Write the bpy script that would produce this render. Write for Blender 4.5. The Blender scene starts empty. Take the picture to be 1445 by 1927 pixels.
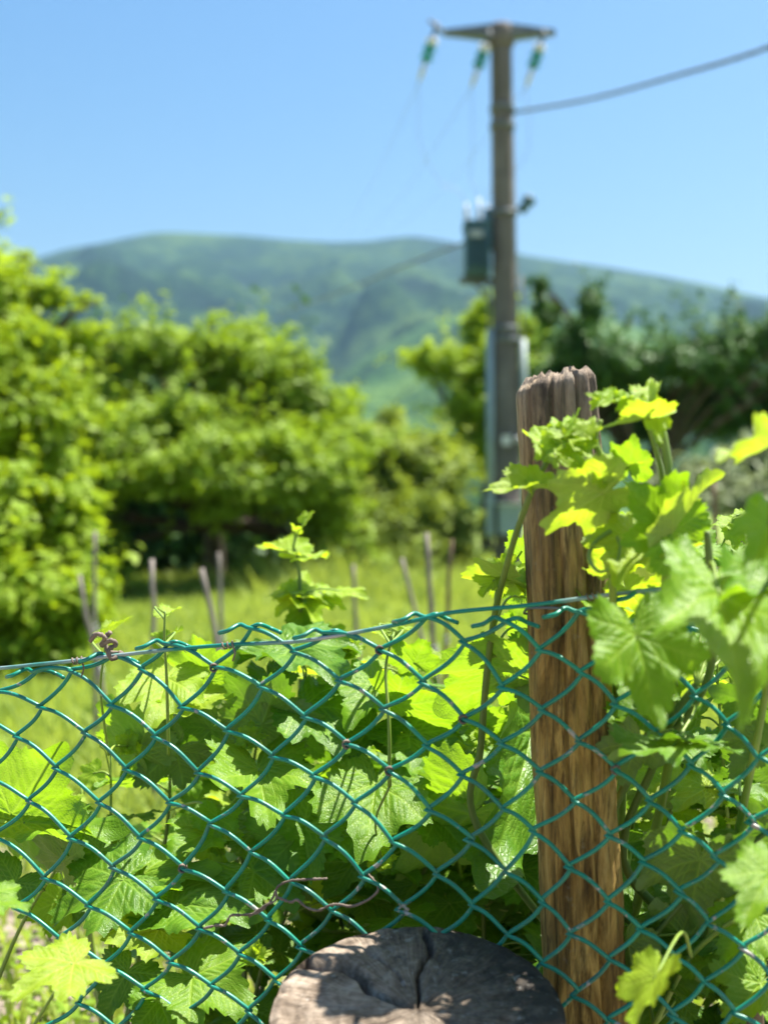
import bpy, math, random
import numpy as np
from mathutils import Vector, Matrix, Quaternion, noise as mnoise

random.seed(7)
rng = np.random.default_rng(7)
scene = bpy.context.scene
col = scene.collection
R = math.radians

# ------------------------------------------------------------------ camera, sky, sun, exposure
EYE = 1.15
FPX = 2326.0
UC, VC = 722.5, 963.5
cam_data = bpy.data.cameras.new('camera')
cam = bpy.data.objects.new('camera', cam_data)
col.objects.link(cam)
cam.location = (0, 0, EYE)
cam.rotation_euler = (R(90), 0, 0)
cam_data.sensor_fit = 'VERTICAL'
cam_data.sensor_height = 36.0
cam_data.lens = 36.0 * FPX / 1927.0
cam_data.clip_start = 0.05
cam_data.clip_end = 20000
cam_data.dof.use_dof = True
cam_data.dof.focus_distance = 1.60
cam_data.dof.aperture_fstop = 3.0
scene.camera = cam

SUN_AZ, SUN_EL = 60.0, 68.0            # azimuth from the view direction towards the right
sun_dir = Vector((math.sin(R(SUN_AZ)) * math.cos(R(SUN_EL)), math.cos(R(SUN_AZ)) * math.cos(R(SUN_EL)), math.sin(R(SUN_EL))))
world = bpy.data.worlds.new('World')
scene.world = world
world.use_nodes = True
wn = world.node_tree
wn.nodes.clear()
sky = wn.nodes.new('ShaderNodeTexSky')
sky.sky_type = 'NISHITA'
sky.sun_disc = False
sky.sun_elevation = R(SUN_EL)
sky.sun_rotation = R(SUN_AZ)
sky.altitude = 300
sky.air_density = 1.5
sky.dust_density = 3.0
sky.ozone_density = 3.0
bg = wn.nodes.new('ShaderNodeBackground')
bg.inputs['Strength'].default_value = 0.05
wo = wn.nodes.new('ShaderNodeOutputWorld')
hsv = wn.nodes.new('ShaderNodeHueSaturation')
hsv.inputs['Saturation'].default_value = 1.4
wn.links.new(sky.outputs[0], hsv.inputs['Color'])
wn.links.new(hsv.outputs[0], bg.inputs['Color'])
wn.links.new(bg.outputs[0], wo.inputs['Surface'])

sun_data = bpy.data.lights.new('sun', 'SUN')
sun_data.energy = 5.0
sun_data.angle = R(0.53)
sun_data.color = (1.0, 0.95, 0.87)
sun = bpy.data.objects.new('sun', sun_data)
col.objects.link(sun)
sun.rotation_euler = sun_dir.to_track_quat('Z', 'Y').to_euler()
sun.location = (3, 3, 8)

scene.view_settings.view_transform = 'Standard'
scene.view_settings.look = 'None'
scene.view_settings.exposure = 1.66
scene.view_settings.gamma = 1.0
scene.view_settings.use_curve_mapping = False
scene.render.engine = 'CYCLES'
scene.cycles.use_denoising = True
scene.cycles.max_bounces = 8
scene.cycles.diffuse_bounces = 3
scene.cycles.transmission_bounces = 6
scene.cycles.transparent_max_bounces = 6
scene.cycles.volume_bounces = 0
scene.cycles.sample_clamp_indirect = 6.0


def P(u, v, d):
    """point seen at photo pixel (u, v), d metres in front of the camera"""
    return Vector(((u - UC) * d / FPX, d, EYE - (v - VC) * d / FPX))


# ------------------------------------------------------------------ helpers
def tag(o, label=None, cat=None, group=None, kind=None):
    if label: o['label'] = label
    if cat: o['category'] = cat
    if group: o['group'] = group
    if kind: o['kind'] = kind
    return o


def empty(name, loc):
    o = bpy.data.objects.new(name, None)
    col.objects.link(o)
    o.location = loc
    o.empty_display_size = 0.1
    return o


def world_loc(o):
    p = Vector((0, 0, 0))
    while o is not None:
        p += Vector(o.location); o = o.parent
    return p


class MB:
    def __init__(self):
        self.v = []; self.f = []; self.m = []
    def add(self, verts, faces, mi=0):
        b = len(self.v)
        self.v.extend([tuple(p) for p in verts])
        self.f.extend([tuple(i + b for i in f) for f in faces])
        self.m.extend([mi] * len(faces))
    def box(self, c, s, rot=None, mi=0):
        sx, sy, sz = [x / 2 for x in s]
        vs = [Vector((x, y, z)) for x in (-sx, sx) for y in (-sy, sy) for z in (-sz, sz)]
        if rot is not None: vs = [rot @ p for p in vs]
        vs = [p + Vector(c) for p in vs]
        self.add(vs, [(0, 1, 3, 2), (4, 6, 7, 5), (0, 4, 5, 1), (2, 3, 7, 6), (0, 2, 6, 4), (1, 5, 7, 3)], mi)
    def tube(self, pts, rad, n=8, cap=True, mi=0, sq=1.0):
        pts = [Vector(p) for p in pts]
        N = len(pts)
        if not hasattr(rad, '__len__'): rad = [rad] * N
        t = [(pts[min(i + 1, N - 1)] - pts[max(i - 1, 0)]).normalized() for i in range(N)]
        a = Vector((0, 0, 1)) if abs(t[0].z) < .9 else Vector((1, 0, 0))
        nrm = (a - a.dot(t[0]) * t[0]).normalized()
        vs = []
        for i in range(N):
            if i:
                nrm = nrm - nrm.dot(t[i]) * t[i]
                if nrm.length < 1e-6: nrm = t[i].orthogonal()
                nrm.normalize()
            b = t[i].cross(nrm)
            for k in range(n):
                an = 2 * math.pi * k / n
                vs.append(pts[i] + rad[i] * (math.cos(an) * nrm + sq * math.sin(an) * b))
        fs = []
        for i in range(N - 1):
            for k in range(n):
                k2 = (k + 1) % n
                fs.append((i * n + k, i * n + k2, (i + 1) * n + k2, (i + 1) * n + k))
        if cap:
            fs.append(tuple(reversed(range(n))))
            fs.append(tuple((N - 1) * n + k for k in range(n)))
        self.add(vs, fs, mi)
    def lathe(self, prof, c, n=16, rot=None, mi=0):
        vs = []
        for r, z in prof:
            for k in range(n):
                a = 2 * math.pi * k / n
                p = Vector((r * math.cos(a), r * math.sin(a), z))
                if rot is not None: p = rot @ p
                vs.append(p + Vector(c))
        fs = []
        for i in range(len(prof) - 1):
            for k in range(n):
                k2 = (k + 1) % n
                fs.append((i * n + k, i * n + k2, (i + 1) * n + k2, (i + 1) * n + k))
        fs.append(tuple(reversed(range(n))))
        fs.append(tuple((len(prof) - 1) * n + k for k in range(n)))
        self.add(vs, fs, mi)
    def build(self, name, mats, parent=None, smooth=True, origin=None):
        o0 = Vector(origin) if origin is not None else Vector((0, 0, 0))
        me = bpy.data.meshes.new(name)
        me.from_pydata([tuple(Vector(p) - o0) for p in self.v], [], self.f)
        if not isinstance(mats, (list, tuple)): mats = [mats]
        for m in mats: me.materials.append(m)
        me.polygons.foreach_set('material_index', self.m)
        if smooth: me.polygons.foreach_set('use_smooth', [True] * len(self.f))
        me.update()
        o = bpy.data.objects.new(name, me)
        col.objects.link(o)
        o.location = o0
        if parent is not None:
            o.parent = parent
            o.location = o0 - world_loc(parent)
        return o


def np_mesh(name, verts, faces, mat, parent=None, smooth=False, attrs=None, origin=None):
    """faces: (n, k) int array"""
    verts = np.asarray(verts, dtype=np.float32)
    if origin is not None: verts = verts - np.array(origin, dtype=np.float32)
    faces = np.asarray(faces, dtype=np.int32)
    nf, k = faces.shape
    me = bpy.data.meshes.new(name)
    me.vertices.add(len(verts)); me.vertices.foreach_set('co', verts.ravel())
    me.loops.add(nf * k); me.loops.foreach_set('vertex_index', faces.ravel())
    me.polygons.add(nf)
    me.polygons.foreach_set('loop_start', np.arange(nf, dtype=np.int32) * k)
    me.polygons.foreach_set('loop_total', np.full(nf, k, dtype=np.int32))
    if smooth: me.polygons.foreach_set('use_smooth', np.ones(nf, dtype=bool))
    for an, av in (attrs or {}).items():
        at = me.attributes.new(an, 'FLOAT', 'POINT')
        at.data.foreach_set('value', np.asarray(av, dtype=np.float32))
    me.update(calc_edges=True)
    me.materials.append(mat)
    o = bpy.data.objects.new(name, me)
    col.objects.link(o)
    if origin is not None: o.location = origin
    if parent is not None:
        o.parent = parent
        o.location = Vector(origin if origin is not None else (0, 0, 0)) - parent.location
    return o


def catmull(ctrl, n):
    c = [Vector(p) for p in ctrl]
    c = [c[0] * 2 - c[1]] + c + [c[-1] * 2 - c[-2]]
    out = []
    for i in range(1, len(c) - 2):
        for k in range(n):
            t = k / n
            a, b, d, e = c[i - 1], c[i], c[i + 1], c[i + 2]
            out.append(0.5 * ((2 * b) + (-a + d) * t + (2 * a - 5 * b + 4 * d - e) * t * t + (-a + 3 * b - 3 * d + e) * t ** 3))
    out.append(c[-2])
    return out


def lerp(a, b, t): return a + (b - a) * t


# ------------------------------------------------------------------ materials
class NT:
    def __init__(self, name):
        self.mat = bpy.data.materials.new(name)
        self.mat.use_nodes = True
        self.t = self.mat.node_tree
        self.t.nodes.clear()
        self.out = self.t.nodes.new('ShaderNodeOutputMaterial')
    def n(self, typ, **kw):
        nd = self.t.nodes.new(typ)
        for k, v in kw.items():
            if k.startswith('i_'):
                nd.inputs[k[2:].replace('_', ' ')].default_value = v
            else:
                setattr(nd, k, v)
        return nd
    def l(self, a, b): self.t.links.new(a, b)
    def noise(self, vec, scale, detail=4, rough=.55, dist=0.0):
        nd = self.n('ShaderNodeTexNoise')
        nd.inputs['Scale'].default_value = scale
        nd.inputs['Detail'].default_value = detail
        nd.inputs['Roughness'].default_value = rough
        nd.inputs['Distortion'].default_value = dist
        if vec is not None: self.l(vec, nd.inputs['Vector'])
        return nd.outputs['Fac']
    def mapping(self, vec, scale=(1, 1, 1), loc=(0, 0, 0)):
        m = self.n('ShaderNodeMapping')
        m.inputs['Scale'].default_value = scale
        m.inputs['Location'].default_value = loc
        self.l(vec, m.inputs['Vector'])
        return m.outputs[0]
    def ramp(self, fac, stops):
        r = self.n('ShaderNodeValToRGB')
        els = r.color_ramp.elements
        while len(els) > 1: els.remove(els[-1])
        els[0].position = stops[0][0]; els[0].color = tuple(stops[0][1]) + (1,)
        for p, c in stops[1:]:
            e = els.new(p); e.color = tuple(c) + (1,)
        self.l(fac, r.inputs[0])
        return r.outputs[0]
    def mix(self, fac, a, b, blend='MIX'):
        m = self.n('ShaderNodeMix', data_type='RGBA', blend_type=blend)
        for s, val in ((m.inputs[0], fac), (m.inputs[6], a), (m.inputs[7], b)):
            if isinstance(val, (int, float)): s.default_value = val
            elif isinstance(val, (tuple, list)): s.default_value = tuple(val) + (1,) if len(val) == 3 else val
            else: self.l(val, s)
        return m.outputs[2]
    def math(self, op, a, b=None, clamp=False):
        m = self.n('ShaderNodeMath', operation=op, use_clamp=clamp)
        for s, val in ((m.inputs[0], a), (m.inputs[1], b)):
            if val is None: continue
            if isinstance(val, (int, float)): s.default_value = val
            else: self.l(val, s)
        return m.outputs[0]
    def bump(self, h, strength=.3, dist=.01):
        b = self.n('ShaderNodeBump')
        b.inputs['Strength'].default_value = strength
        b.inputs['Distance'].default_value = dist
        self.l(h, b.inputs['Height'])
        return b.outputs[0]
    def principled(self, color, rough=.6, spec=.5, normal=None, metallic=0.0):
        p = self.n('ShaderNodeBsdfPrincipled')
        if isinstance(color, (tuple, list)): p.inputs['Base Color'].default_value = tuple(color) + (1,)
        else: self.l(color, p.inputs['Base Color'])
        if isinstance(rough, (int, float)): p.inputs['Roughness'].default_value = rough
        else: self.l(rough, p.inputs['Roughness'])
        p.inputs['Specular IOR Level'].default_value = spec
        p.inputs['Metallic'].default_value = metallic
        if normal is not None: self.l(normal, p.inputs['Normal'])
        return p
    def finish(self, sh):
        self.l(sh if not hasattr(sh, 'outputs') else sh.outputs[0], self.out.inputs['Surface'])
        return self.mat


def obj_coord(nt): return nt.n('ShaderNodeTexCoord').outputs['Object']


def simple_mat(name, c1, c2, scale, rough=.6, spec=.4, bump=.0, bdist=.002, stretch=(1, 1, 1), metallic=0.0):
    nt = NT(name)
    co = nt.mapping(obj_coord(nt), stretch)
    f = nt.noise(co, scale, 5)
    c = nt.ramp(f, [(.3, c1), (.7, c2)])
    nm = nt.bump(nt.noise(co, scale * 2.5, 4), bump, bdist) if bump else None
    return nt.finish(nt.principled(c, rough, spec, nm, metallic))


def leaf_material(name, top_a, top_b, under, trans, vein_col, tfac=.5, rough=.38, spec=.45, fine=34):
    nt = NT(name)
    co = obj_coord(nt)
    info = nt.n('ShaderNodeObjectInfo')
    vein = nt.n('ShaderNodeAttribute', attribute_name='vein').outputs['Fac']
    n1 = nt.noise(co, 3.2, 4)
    mixf = nt.math('MULTIPLY_ADD', n1, .7)
    mixf.node.inputs[2].default_value = 0
    mixf = nt.math('ADD', mixf, nt.math('MULTIPLY', info.outputs['Random'], .55), True)
    top = nt.mix(mixf, top_a, top_b)
    geo = nt.n('ShaderNodeNewGeometry')
    base = nt.mix(geo.outputs['Backfacing'], top, under)
    base = nt.mix(nt.math('MULTIPLY', vein, .5), base, vein_col)
    # scorch and rust specks
    sp = nt.noise(co, 17, 3, .6)
    spots = nt.ramp(sp, [(.70, (0, 0, 0)), (.76, (1, 1, 1))])
    base = nt.mix(nt.math('MULTIPLY', spots, .35), base, (.16, .10, .025))
    vor = nt.n('ShaderNodeTexVoronoi', feature='DISTANCE_TO_EDGE')
    vor.inputs['Scale'].default_value = fine
    nt.l(nt.mapping(co, (1, 1, .2)), vor.inputs['Vector'])
    cells = nt.math('MINIMUM', nt.math('MULTIPLY', vor.outputs['Distance'], 5.0), 1.0)
    h = nt.math('ADD', nt.math('MULTIPLY', cells, .6), nt.math('MULTIPLY', nt.noise(co, 6, 2), .5))
    nm = nt.bump(h, .22, .008)
    p = nt.principled(base, rough, spec, nm)
    tr = nt.n('ShaderNodeBsdfTranslucent')
    tcol = nt.mix(nt.math('MULTIPLY', info.outputs['Random'], .6), trans, tuple(c * .62 for c in trans))
    tcol = nt.mix(nt.math('MULTIPLY', vein, .5), tcol, vein_col)
    tcol = nt.mix(nt.math('MULTIPLY', nt.math('SUBTRACT', 1.0, cells), .22), tcol, vein_col)
    nt.l(tcol, tr.inputs['Color']); nt.l(nm, tr.inputs['Normal'])
    ms = nt.n('ShaderNodeMixShader')
    ms.inputs[0].default_value = tfac
    nt.l(p.outputs[0], ms.inputs[1]); nt.l(tr.outputs[0], ms.inputs[2])
    return nt.finish(ms)


def foliage_material(name, c_a, c_b, trans, tfac=.4, rough=.55, nscale=.9):
    """leaves of the trees and shrubs behind: one mesh per crown, tint varies per leaf and per clump"""
    nt = NT(name)
    var = nt.n('ShaderNodeAttribute', attribute_name='tint').outputs['Fac']
    cl = nt.noise(obj_coord(nt), nscale, 3)
    f = nt.math('ADD', nt.math('MULTIPLY', var, .6), nt.math('MULTIPLY', cl, .5), True)
    c = nt.mix(f, c_a, c_b)
    p = nt.principled(c, rough, .22)
    tr = nt.n('ShaderNodeBsdfTranslucent')
    tcol = nt.mix(f, tuple(x * .6 for x in trans), trans)
    nt.l(tcol, tr.inputs['Color'])
    ms = nt.n('ShaderNodeMixShader'); ms.inputs[0].default_value = tfac
    nt.l(p.outputs[0], ms.inputs[1]); nt.l(tr.outputs[0], ms.inputs[2])
    return nt.finish(ms)


M = {}
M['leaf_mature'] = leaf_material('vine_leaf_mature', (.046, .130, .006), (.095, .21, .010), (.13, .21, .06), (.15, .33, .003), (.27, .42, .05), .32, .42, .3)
M['leaf_mid'] = leaf_material('vine_leaf_mid', (.088, .205, .009), (.145, .285, .014), (.18, .28, .07), (.33, .58, .004), (.38, .54, .06), .46, .42, .3)
M['leaf_young'] = leaf_material('vine_leaf_young', (.20, .34, .018), (.28, .40, .028), (.30, .40, .10), (.50, .70, .004), (.52, .64, .09), .50, .44, .3)
M['shoot'] = simple_mat('green_shoot', (.13, .22, .03), (.24, .33, .05), 14, .45, .4)
M['shoot_dark'] = simple_mat('older_green_shoot', (.07, .13, .02), (.14, .20, .04), 14, .5, .4)
M['cane'] = simple_mat('brown_cane', (.10, .065, .04), (.22, .16, .10), 30, .85, .2, .6, .003, (1, 1, .2))
M['dry'] = simple_mat('dry_tendril', (.09, .068, .052), (.24, .19, .15), 60, .8, .2, .5, .001)
M['bark'] = simple_mat('tree_bark', (.045, .035, .025), (.12, .095, .07), 8, .9, .2, .8, .02, (1, 1, .25))
M['stake'] = simple_mat('grey_stake', (.13, .112, .095), (.28, .245, .21), 12, .85, .2, .5, .004, (1, 1, .15))
M['metal_grey'] = simple_mat('galvanised_steel', (.33, .36, .36), (.48, .50, .50), 8, .5, .4)
M['transformer'] = simple_mat('blue_green_paint', (.05, .11, .14), (.08, .16, .19), 5, .5, .4)
M['steel_dark'] = simple_mat('weathered_steel', (.10, .115, .13), (.18, .19, .20), 6, .6, .4)
M['plastic_grey'] = simple_mat('grey_box_plastic', (.30, .37, .36), (.37, .44, .43), 4, .5, .4)
M['white_ceramic'] = simple_mat('pale_ceramic', (.62, .58, .54), (.75, .72, .68), 6, .4, .5)
M['cable'] = simple_mat('black_cable', (.10, .11, .12), (.17, .18, .19), 10, .6, .4)
M['conductor'] = simple_mat('bare_conductor', (.28, .32, .36), (.36, .40, .44), 10, .5, .4)


def glass_green():
    nt = NT('green_insulator_glass')
    p = nt.principled((.05, .36, .28), .12, .5)
    tr = nt.n('ShaderNodeBsdfTranslucent'); tr.inputs['Color'].default_value = (.10, .55, .42, 1)
    ms = nt.n('ShaderNodeMixShader'); ms.inputs[0].default_value = .6
    nt.l(p.outputs[0], ms.inputs[1]); nt.l(tr.outputs[0], ms.inputs[2])
    return nt.finish(ms)


M['glass_green'] = glass_green()


def fence_wire_mat():
    nt = NT('green_plastic_coating')
    co = obj_coord(nt)
    n1 = nt.noise(co, 18, 4)
    base = nt.ramp(n1, [(.3, (.000, .155, .098)), (.7, (.002, .265, .168))])
    rnd = nt.n('ShaderNodeObjectInfo').outputs['Random']
    base = nt.mix(nt.math('MULTIPLY', rnd, .45), base, (.004, .14, .115))
    dirt = nt.ramp(nt.noise(co, 30, 5, .7), [(.52, (0, 0, 0)), (.66, (.5,) * 3)])
    base = nt.mix(dirt, base, (.05, .11, .085))
    wear = nt.noise(co, 55, 4, .65)
    w2 = nt.noise(co, 6, 2)
    wf = nt.ramp(nt.math('ADD', wear, nt.math('MULTIPLY', w2, .35)), [(.80, (0, 0, 0)), (.86, (1, 1, 1))])
    base = nt.mix(wf, base, (.30, .28, .25))
    nm = nt.bump(nt.noise(co, 160, 3), .25, .0006)
    return nt.finish(nt.principled(base, nt.ramp(n1, [(.3, (.3,) * 3), (.7, (.48,) * 3)]), .5, nm))


M['fence_wire'] = fence_wire_mat()


def tension_mat():
    nt = NT('worn_tension_wire')
    co = obj_coord(nt)
    f = nt.noise(co, 7, 4, .6)
    c = nt.ramp(f, [(.45, (.01, .21, .15)), (.54, (.20, .31, .29)), (.64, (.40, .40, .39)), (.75, (.30, .25, .22))])
    return nt.finish(nt.principled(c, .42, .5, nt.bump(nt.noise(co, 200, 3), .3, .0006), .25))


M['tension'] = tension_mat()


def post_mat():
    nt = NT('weathered_post_wood')
    co = obj_coord(nt)
    fine = nt.noise(nt.mapping(co, (1, 1, .09)), 125, 7, .72, .8)
    mid = nt.noise(nt.mapping(co, (1, 1, .17)), 30, 7, .72, 1.1)
    big = nt.noise(nt.mapping(co, (1, 1, .35)), 13, 4)
    c = nt.ramp(mid, [(.30, (.040, .025, .008)), (.42, (.27, .165, .042)), (.55, (.52, .34, .095)), (.74, (.68, .50, .19))])  # golden tone partly stands in for light coming through the leaves
    c = nt.mix(nt.ramp(fine, [(.38, (.75,) * 3), (.52, (.0,) * 3)]), c, (.035, .020, .011))
    sep = nt.n('ShaderNodeSeparateXYZ'); nt.l(co, sep.inputs[0])
    # the exposed upper end has weathered grey
    g = nt.math('MULTIPLY_ADD', sep.outputs['Z'], 3.2); g.node.inputs[2].default_value = -3.12
    g = nt.math('ADD', g, nt.math('MULTIPLY', nt.math('SUBTRACT', big, .5), .9), True)
    grey = nt.ramp(mid, [(.30, (.075, .060, .048)), (.5, (.21, .17, .135)), (.7, (.36, .305, .25))])
    grey = nt.mix(nt.ramp(fine, [(.36, (.8,) * 3), (.5, (.0,) * 3)]), grey, (.05, .04, .032))
    c = nt.mix(nt.math('MULTIPLY', g, .92), c, grey)
    dark = nt.ramp(nt.noise(nt.mapping(co, (1, 1, .5)), 9, 4), [(.52, (0, 0, 0)), (.68, (1, 1, 1))])
    c = nt.mix(nt.math('MULTIPLY', dark, .4), c, (.045, .030, .016))
    lich = nt.ramp(nt.noise(co, 55, 5, .7), [(.62, (0, 0, 0)), (.70, (1, 1, 1))])
    c = nt.mix(nt.math('MULTIPLY', lich, .35), c, (.30, .29, .22))
    vo = nt.n('ShaderNodeTexVoronoi', feature='F1'); vo.inputs['Scale'].default_value = 9
    nt.l(nt.mapping(co, (1, 1, .55)), vo.inputs['Vector'])
    knot = nt.ramp(vo.outputs['Distance'], [(.05, (1, 1, 1)), (.16, (0, 0, 0))])
    c = nt.mix(nt.math('MULTIPLY', knot, .6), c, (.06, .035, .015))
    h = nt.math('ADD', nt.math('MULTIPLY', fine, .7), mid)
    return nt.finish(nt.principled(c, .82, .25, nt.bump(h, .9, .006)))


M['post'] = post_mat()


def stump_top_mat():
    nt = NT('weathered_end_grain')
    co = obj_coord(nt)
    big = nt.noise(co, 9, 5, .6)
    sep = nt.n('ShaderNodeSeparateXYZ'); nt.l(co, sep.inputs[0])
    ang = nt.math('ARCTAN2', sep.outputs['Y'], sep.outputs['X'])
    rad = nt.math('SQRT', nt.math('ADD', nt.math('POWER', sep.outputs['X'], 2.0), nt.math('POWER', sep.outputs['Y'], 2.0)))
    comb = nt.n('ShaderNodeCombineXYZ')
    nt.l(nt.math('MULTIPLY', ang, 1.6), comb.inputs[0]); nt.l(nt.math('MULTIPLY', rad, 1.3), comb.inputs[1])
    rays = nt.noise(comb.outputs[0], 16, 5, .65)
    rings = nt.n('ShaderNodeTexWave', wave_type='RINGS', rings_direction='Z')
    rings.inputs['Scale'].default_value = 30; rings.inputs['Distortion'].default_value = 7.0
    rings.inputs['Detail'].default_value = 3
    nt.l(co, rings.inputs['Vector'])
    mott = nt.noise(co, 26, 8, .72, .5)
    tone = nt.math('ADD', nt.math('MULTIPLY', mott, .68), nt.math('MULTIPLY', rays, .32))
    c = nt.ramp(tone, [(.34, (.055, .042, .032)), (.46, (.17, .13, .095)), (.56, (.31, .25, .19)), (.70, (.46, .40, .33))])
    c = nt.mix(.12, c, rings.outputs['Color'], 'MULTIPLY')
    # black mould thickening towards the right and far side of the cut
    m = nt.math('MULTIPLY_ADD', sep.outputs['X'], 2.6); m.node.inputs[2].default_value = .02
    m = nt.math('ADD', m, nt.math('MULTIPLY', sep.outputs['Y'], 1.4))
    m = nt.math('ADD', m, nt.math('MULTIPLY', nt.noise(co, 26, 6, .7), .95))
    mould = nt.ramp(m, [(.50, (0, 0, 0)), (.86, (1, 1, 1))])
    c = nt.mix(nt.math('MULTIPLY', mould, .88), c, (.026, .025, .023))
    sp = nt.ramp(nt.noise(co, 60, 4, .7), [(.60, (0, 0, 0)), (.70, (1, 1, 1))])
    c = nt.mix(nt.math('MULTIPLY', sp, .35), c, (.50, .50, .47))
    h = nt.math('ADD', nt.math('MULTIPLY', rays, .5), nt.math('ADD', mott, nt.math('MULTIPLY', rings.outputs['Fac'], .05)))
    return nt.finish(nt.principled(c, .9, .15, nt.bump(h, .9, .006)))


M['stump_top'] = stump_top_mat()
M['stump_bark'] = simple_mat('stump_bark', (.07, .05, .035), (.22, .165, .12), 26, .9, .2, 1.0, .01, (1, 1, .25))


def concrete_mat():
    nt = NT('pole_concrete')
    co = obj_coord(nt)
    f = nt.noise(nt.mapping(co, (1, 1, .25)), 5, 6, .65)
    c = nt.ramp(f, [(.3, (.11, .096, .085)), (.55, (.18, .155, .138)), (.75, (.26, .23, .205))])
    bands = nt.noise(nt.mapping(co, (.02, .02, 1)), 3.2, 3, .7)
    c = nt.mix(nt.ramp(bands, [(.55, (0, 0, 0)), (.68, (.55,) * 3)]), c, (.11, .10, .095))
    return nt.finish(nt.principled(c, .85, .25, nt.bump(f, .4, .01)))


M['concrete'] = concrete_mat()


def ground_mat():
    nt = NT('meadow_soil')
    co = obj_coord(nt)
    n1 = nt.noise(co, .6, 6, .6)
    n2 = nt.noise(co, 7, 6, .65)
    grass = nt.ramp(n1, [(.3, (.10, .19, .026)), (.5, (.16, .25, .04)), (.7, (.26, .30, .08))])
    soil = nt.ramp(n2, [(.3, (.12, .095, .075)), (.5, (.21, .17, .14)), (.7, (.30, .25, .21))])
    sep = nt.n('ShaderNodeSeparateXYZ'); nt.l(co, sep.inputs[0])
    # the strip along the fence is bare hoed soil, the meadow starts beyond the vine row
    s = nt.math('MULTIPLY_ADD', sep.outputs['Y'], -.55); s.node.inputs[2].default_value = 3.15
    s = nt.math('ADD', s, nt.math('MULTIPLY', nt.math('SUBTRACT', nt.noise(co, 1.8, 5), .5), 2.2), True)
    c = nt.mix(s, grass, soil)
    pt = nt.ramp(nt.noise(co, .55, 6, .65), [(.50, (0, 0, 0)), (.64, (.8,) * 3)])
    c = nt.mix(pt, c, (.34, .29, .15))
    return nt.finish(nt.principled(c, .95, .1, nt.bump(n2, .8, .03)))


M['ground'] = ground_mat()


def mountain_mat(name, a, b, c3, s):
    nt = NT(name)
    co = obj_coord(nt)
    n1 = nt.noise(co, .0032 * s, 6, .62)
    n2 = nt.noise(co, .035 * s, 5, .7)
    f = nt.math('ADD', nt.math('MULTIPLY', n1, .55), nt.math('MULTIPLY', n2, .45))
    c = nt.ramp(f, [(.42, a), (.50, b), (.58, c3)])
    return nt.finish(nt.principled(c, .95, .1, nt.bump(n2, 1.0, 14 / s)))


M['mountain'] = mountain_mat('forested_mountain', (.003, .015, .008), (.011, .036, .012), (.045, .085, .020), 1.0)
M['hill'] = mountain_mat('forested_hill', (.008, .030, .012), (.028, .075, .018), (.075, .14, .032), 2.2)

# ------------------------------------------------------------------ ground and mountains
def make_ground():
    xs = np.concatenate([-np.geomspace(5000, 2, 40), np.linspace(-1.8, 1.8, 19), np.geomspace(2, 5000, 40)])
    ys = np.concatenate([np.linspace(-30, -1, 12), np.linspace(-.6, 8, 50), np.geomspace(8.4, 6000, 50)])
    X, Y = np.meshgrid(xs, ys)
    Z = .02 * np.sin(X * 3.1 + Y * 1.7) * np.exp(-np.abs(Y) / 12) + .012 * np.sin(X * 9.7 - Y * 7.3) * np.exp(-np.abs(Y) / 6)
    v = np.stack([X, Y, Z], -1).reshape(-1, 3)
    ny, nx = X.shape
    i = np.arange(ny * nx).reshape(ny, nx)
    f = np.stack([i[:-1, :-1], i[:-1, 1:], i[1:, 1:], i[1:, :-1]], -1).reshape(-1, 4)
    return tag(np_mesh('ground', v, f, M['ground'], smooth=True), kind='structure')


make_ground()


def fbm(x, y, seed=0, oct=5, gain=.5):
    out = np.zeros_like(x); a = 1.0; fr = 1.0
    for k in range(oct):
        ph = rng_m.uniform(0, 6.28, 6)
        out += a * (np.sin(x * fr * 1.0 + ph[0] + 1.7 * np.sin(y * fr * .8 + ph[1])) * np.cos(y * fr * 1.1 + ph[2] + 1.3 * np.sin(x * fr * .7 + ph[3])))
        a *= gain; fr *= 2.03
    return out


rng_m = np.random.default_rng(21)


def make_mountain(name, ridge_uv, dr, d0, d1, mat, rough_amp, wl, power=1.0, du=12):
    """a ridge whose crest stands dr metres away; the slope falls towards d0 in front and d1 behind"""
    ru = np.array([p[0] for p in ridge_uv], float); rv = np.array([p[1] for p in ridge_uv], float)
    us = np.arange(ru[0], ru[-1] + 1, du)
    crest = EYE + (VC - np.interp(us, ru, rv)) * dr / FPX
    k = np.hanning(7); k /= k.sum()
    crest = np.convolve(np.pad(crest, 3, mode='edge'), k, 'valid')
    ds = np.concatenate([np.linspace(d0, dr, 70), np.linspace(dr, d1, 20)[1:]])
    U, D = np.meshgrid(us, ds)
    C = np.meshgrid(crest, ds)[0]
    X = (U - UC) * dr / FPX                      # a ridge of parallel slopes, not a fan from the camera
    t = np.where(D <= dr, (D - d0) / (dr - d0), (d1 - D) / (d1 - dr))
    t = np.clip(t, 0, 1)
    prof = t ** power
    nz = fbm(X / wl * 6.28, D / (wl * 1.6) * 6.28)
    spur = np.abs(np.sin(X / wl * 3.1 + 1.4 * np.sin(D / wl * 2.2))) - .5
    env = 5.4 * t * (1 - t) ** 1.5 * .92 * np.where(D <= dr, 1, .3)
    Z = C * prof + rough_amp * env * (nz * .55 + spur * 1.1) * (C / C.max()) ** 1.4 + rough_amp * .02 * nz * (C / C.max())
    Z = np.where(t <= 0, -4, Z)
    v = np.stack([X, D, Z], -1).reshape(-1, 3)
    ny, nx = X.shape
    i = np.arange(ny * nx).reshape(ny, nx)
    f = np.stack([i[:-1, :-1], i[:-1, 1:], i[1:, 1:], i[1:, :-1]], -1).reshape(-1, 4)
    return tag(np_mesh(name, v, f, mat, smooth=True), kind='structure')


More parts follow.
